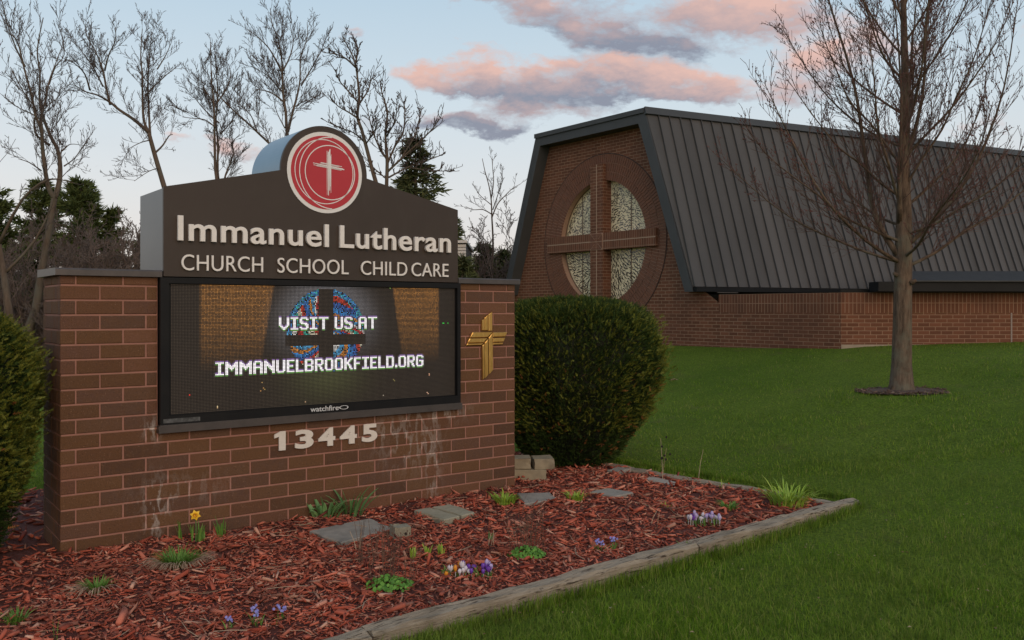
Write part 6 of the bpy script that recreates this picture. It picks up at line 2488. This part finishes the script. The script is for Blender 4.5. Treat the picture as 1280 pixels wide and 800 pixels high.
for i, (x, y, w, h, n_s, lab) in enumerate((
        (-12.6, 21.5, 1.9, 3.6, 8, 'brown bare shrub cut by the left edge of the photo'),
        (-11.2, 20.8, 1.6, 3.1, 8, 'dense brown bare shrub left of the leaning trunk'),
        (-10.4, 22.0, 1.8, 3.5, 9, 'dense dark brown shrub just right of the leaning trunk'),
        (-9.6, 21.2, 1.5, 3.1, 8, 'brown bare shrub above the left metal cap'),
        (-8.9, 22.3, 1.6, 3.2, 8, 'thin brown shrub against the grey side of the sign cabinet'),
        (-13.4, 24.0, 2.2, 4.0, 9, 'tall brown shrub behind the thick trunk at the left edge'),
        (-11.9, 24.2, 2.2, 3.7, 10, 'brown shrub at the foot of the dark evergreen left of the broad pine'),
        (-10.6, 24.6, 2.2, 3.5, 10, 'brown shrub at the foot of the broad pine'))):
    brush(lab, x, y, w, h, 50 + i, n_s, m_brush if i % 2 else m_brush2)
brush('shrub of pale whitish stems standing in the brown thicket over the left cap', -9.9, 20.4, 1.2, 2.7, 61, 6, m_brush2, m_birch)
brush('pale stemmed shrub right of the slender tree against the church gable', .35, 26.5, 1.6, 4.2, 62, 9, m_brush2, m_birch)
brush('low brown shrub left of the slender tree above the right metal cap', -1.1, 25.5, 1.3, 2.6, 63, 6, m_brush2)
brush('twiggy brown shrub at the foot of the slender tree', -.35, 26.0, 1.2, 3.2, 64, 7, m_brush2)
# slim trunk at the far left edge, cut by the frame
T = TreeGeo(90)
path, rad = T.limb([(0, 0, -.1), (-.05, 0, 1.0), (-.12, 0, 1.9), (-.35, .1, 3.0), (-.6, .1, 4.2), (-.7, .1, 5.6)], .125, .02)
T.twigs(path, rad, 2.2, 1.9, 2, (30, 65), .2, .35, .5, .0052)
p2, r2 = T.limb([(-.35, .1, 3.0), (.3, -.2, 3.9), (.9, -.3, 4.3), (1.5, -.5, 4.2)], .04, .008)
T.twigs(p2, r2, 3, .9, 2, (25, 60), .15, .1, .5, .0050)
p2, r2 = T.limb([(-.2, .05, 2.4), (.35, .2, 3.1), (.75, .2, 4.0), (.9, .2, 5.0)], .035, .008)
T.twigs(p2, r2, 3, .9, 2, (25, 60), .15, .1, .5, .0050)
T.finish('bare_tree', 'thick lower trunk at the very left edge with twigs hanging over the thicket', 'tree', (-10.35, 18.5, 0), m_barkd, m_twig, 'bare trees behind the sign')

# the far wood that closes the horizon
gen = np.random.default_rng(5)
n = 9000
x = gen.uniform(-55, 60, n)
y = gen.uniform(44, 56, n)
hmax = 3.0 + .9 * np.sin(x * .35) + .6 * np.sin(x * .9 + 1)
z = gen.random(n) ** .8 * hmax
D = np.stack([gen.normal(0, .35, n), gen.normal(0, .35, n), np.ones(n)], 1)
D /= np.linalg.norm(D, axis=1)[:, None]
L = gen.uniform(.6, 1.8, n)[:, None]
w = gen.uniform(.02, .09, n)[:, None]
B = np.stack([x, y, z], 1)
S_ = np.cross(D, gen.normal(0, 1, (n, 3)))
S_ /= np.linalg.norm(S_, axis=1)[:, None]
P = np.stack([B - S_ * w, B + D * L * .5 - S_ * w * .8, B + D * L, B + D * L * .5 + S_ * w * .8], 1).reshape(-1, 3)
m_far = island_mat('far_wood_twigs', [(.07, .05, .045), (.10, .075, .065), (.05, .045, .035), (.035, .045, .03)], .95)
tag(put('far_wood', np_mesh('far_wood', P, np.arange(len(P)).reshape(-1, 4), m_far)), 'brown leafless wood far behind the sign', 'wood', kind='stuff')

# white sided house glimpsed past the right edge of the sign
house = empty('white_house', (-2.08, 24.4, 0))
tag(house, 'pale lap sided house showing as a sliver at the right edge of the sign', 'house')
m_side = simple_mat('white_siding', (.82, .78, .74), (.74, .70, .66), .7, 5)
g = Geo()
g.quadbox(-2.2, .80, .03, 4, -.2, 3.44)
g.obj('wall', simple_mat('siding_shadow_gap', (.14, .12, .11), None, .8), house)
g = Geo()
for k in range(38):
    z = .02 + k * .090
    b0 = len(g.v)
    g.v += [(-2.2, -.02, z), (.82, -.02, z), (.82, -.02, z + .066), (-2.2, .0, z + .066), (-2.2, .03, z), (.82, .03, z), (.82, .03, z + .080), (-2.2, .03, z + .080)]
    g.f += [(b0, b0 + 1, b0 + 2, b0 + 3), (b0 + 3, b0 + 2, b0 + 6, b0 + 7), (b0 + 1, b0 + 5, b0 + 6, b0 + 2), (b0, b0 + 4, b0 + 5, b0 + 1)]
so = g.obj('siding_boards', m_side, house)
so['kind'] = 'stuff'
g = Geo()
g.quadbox(-2.3, .86, -.08, 4.1, 3.46, 3.53)
g.obj('roof', m_side, house)

# two faint utility wires beyond the left end of the sign
for zz, lab in ((4.72, 'upper of two thin utility wires low in the sky left of the sign cabinet'), (4.58, 'lower of two thin utility wires low in the sky left of the sign cabinet')):
    g = Geo()
    pts = []
    for i in range(13):
        t = i / 12
        pts.append((-40 + 36 * t, 36, zz - .35 * math.sin(math.pi * t) + .35 - .25))
    g.tube(pts, [.012] * 13, 4)
    tag(g.obj('utility_wire', m_gutter), lab, 'wire', 'utility wires left of the sign')

# dry leaves and litter on the lawn
g = Geo()
for i in range(150):
    y = 1 / (1 / 4.6 + rnd.random() * (1 / 16 - 1 / 4.6))
    x = rnd.uniform(-.1, .56) * y
    if in_poly(np.array([x]), np.array([y]), BED)[0] or in_poly(np.array([x]), np.array([y]), CHURCH_BASE)[0]:
        continue
    z = float(lawn_z(np.array([x]), np.array([y]))[0]) + rnd.uniform(.02, .045)
    a_, s_ = rnd.uniform(0, 6.28), rnd.uniform(.006, .016)
    dx, dy = math.cos(a_) * s_, math.sin(a_) * s_
    g.face([(x - dx, y - dy, z), (x + dy * .6, y - dx * .6, z + .006), (x + dx, y + dy, z + .003), (x - dy * .6, y + dx * .6, z + .008)])
tag(g.obj('lawn_litter', m_leaf_d), 'scattered bits of dry leaf on the lawn', 'leaf litter', kind='stuff')
for (x, y, lab) in ((2.60, 14.3, 'tiny pale dry leaf on the lawn left of the tree, near the church'),):
    g = Geo()
    z = float(lawn_z(np.array([x]), np.array([y]))[0])
    a_ = .4
    g.face([(-.06, -.02, .07), (0, -.05, .085), (.07, 0, .08), (.02, .05, .10), (-.05, .03, .09)])
    tag(g.obj('dry_leaf', m_leaf_d, None, False, (x, y, z)), lab, 'leaf')
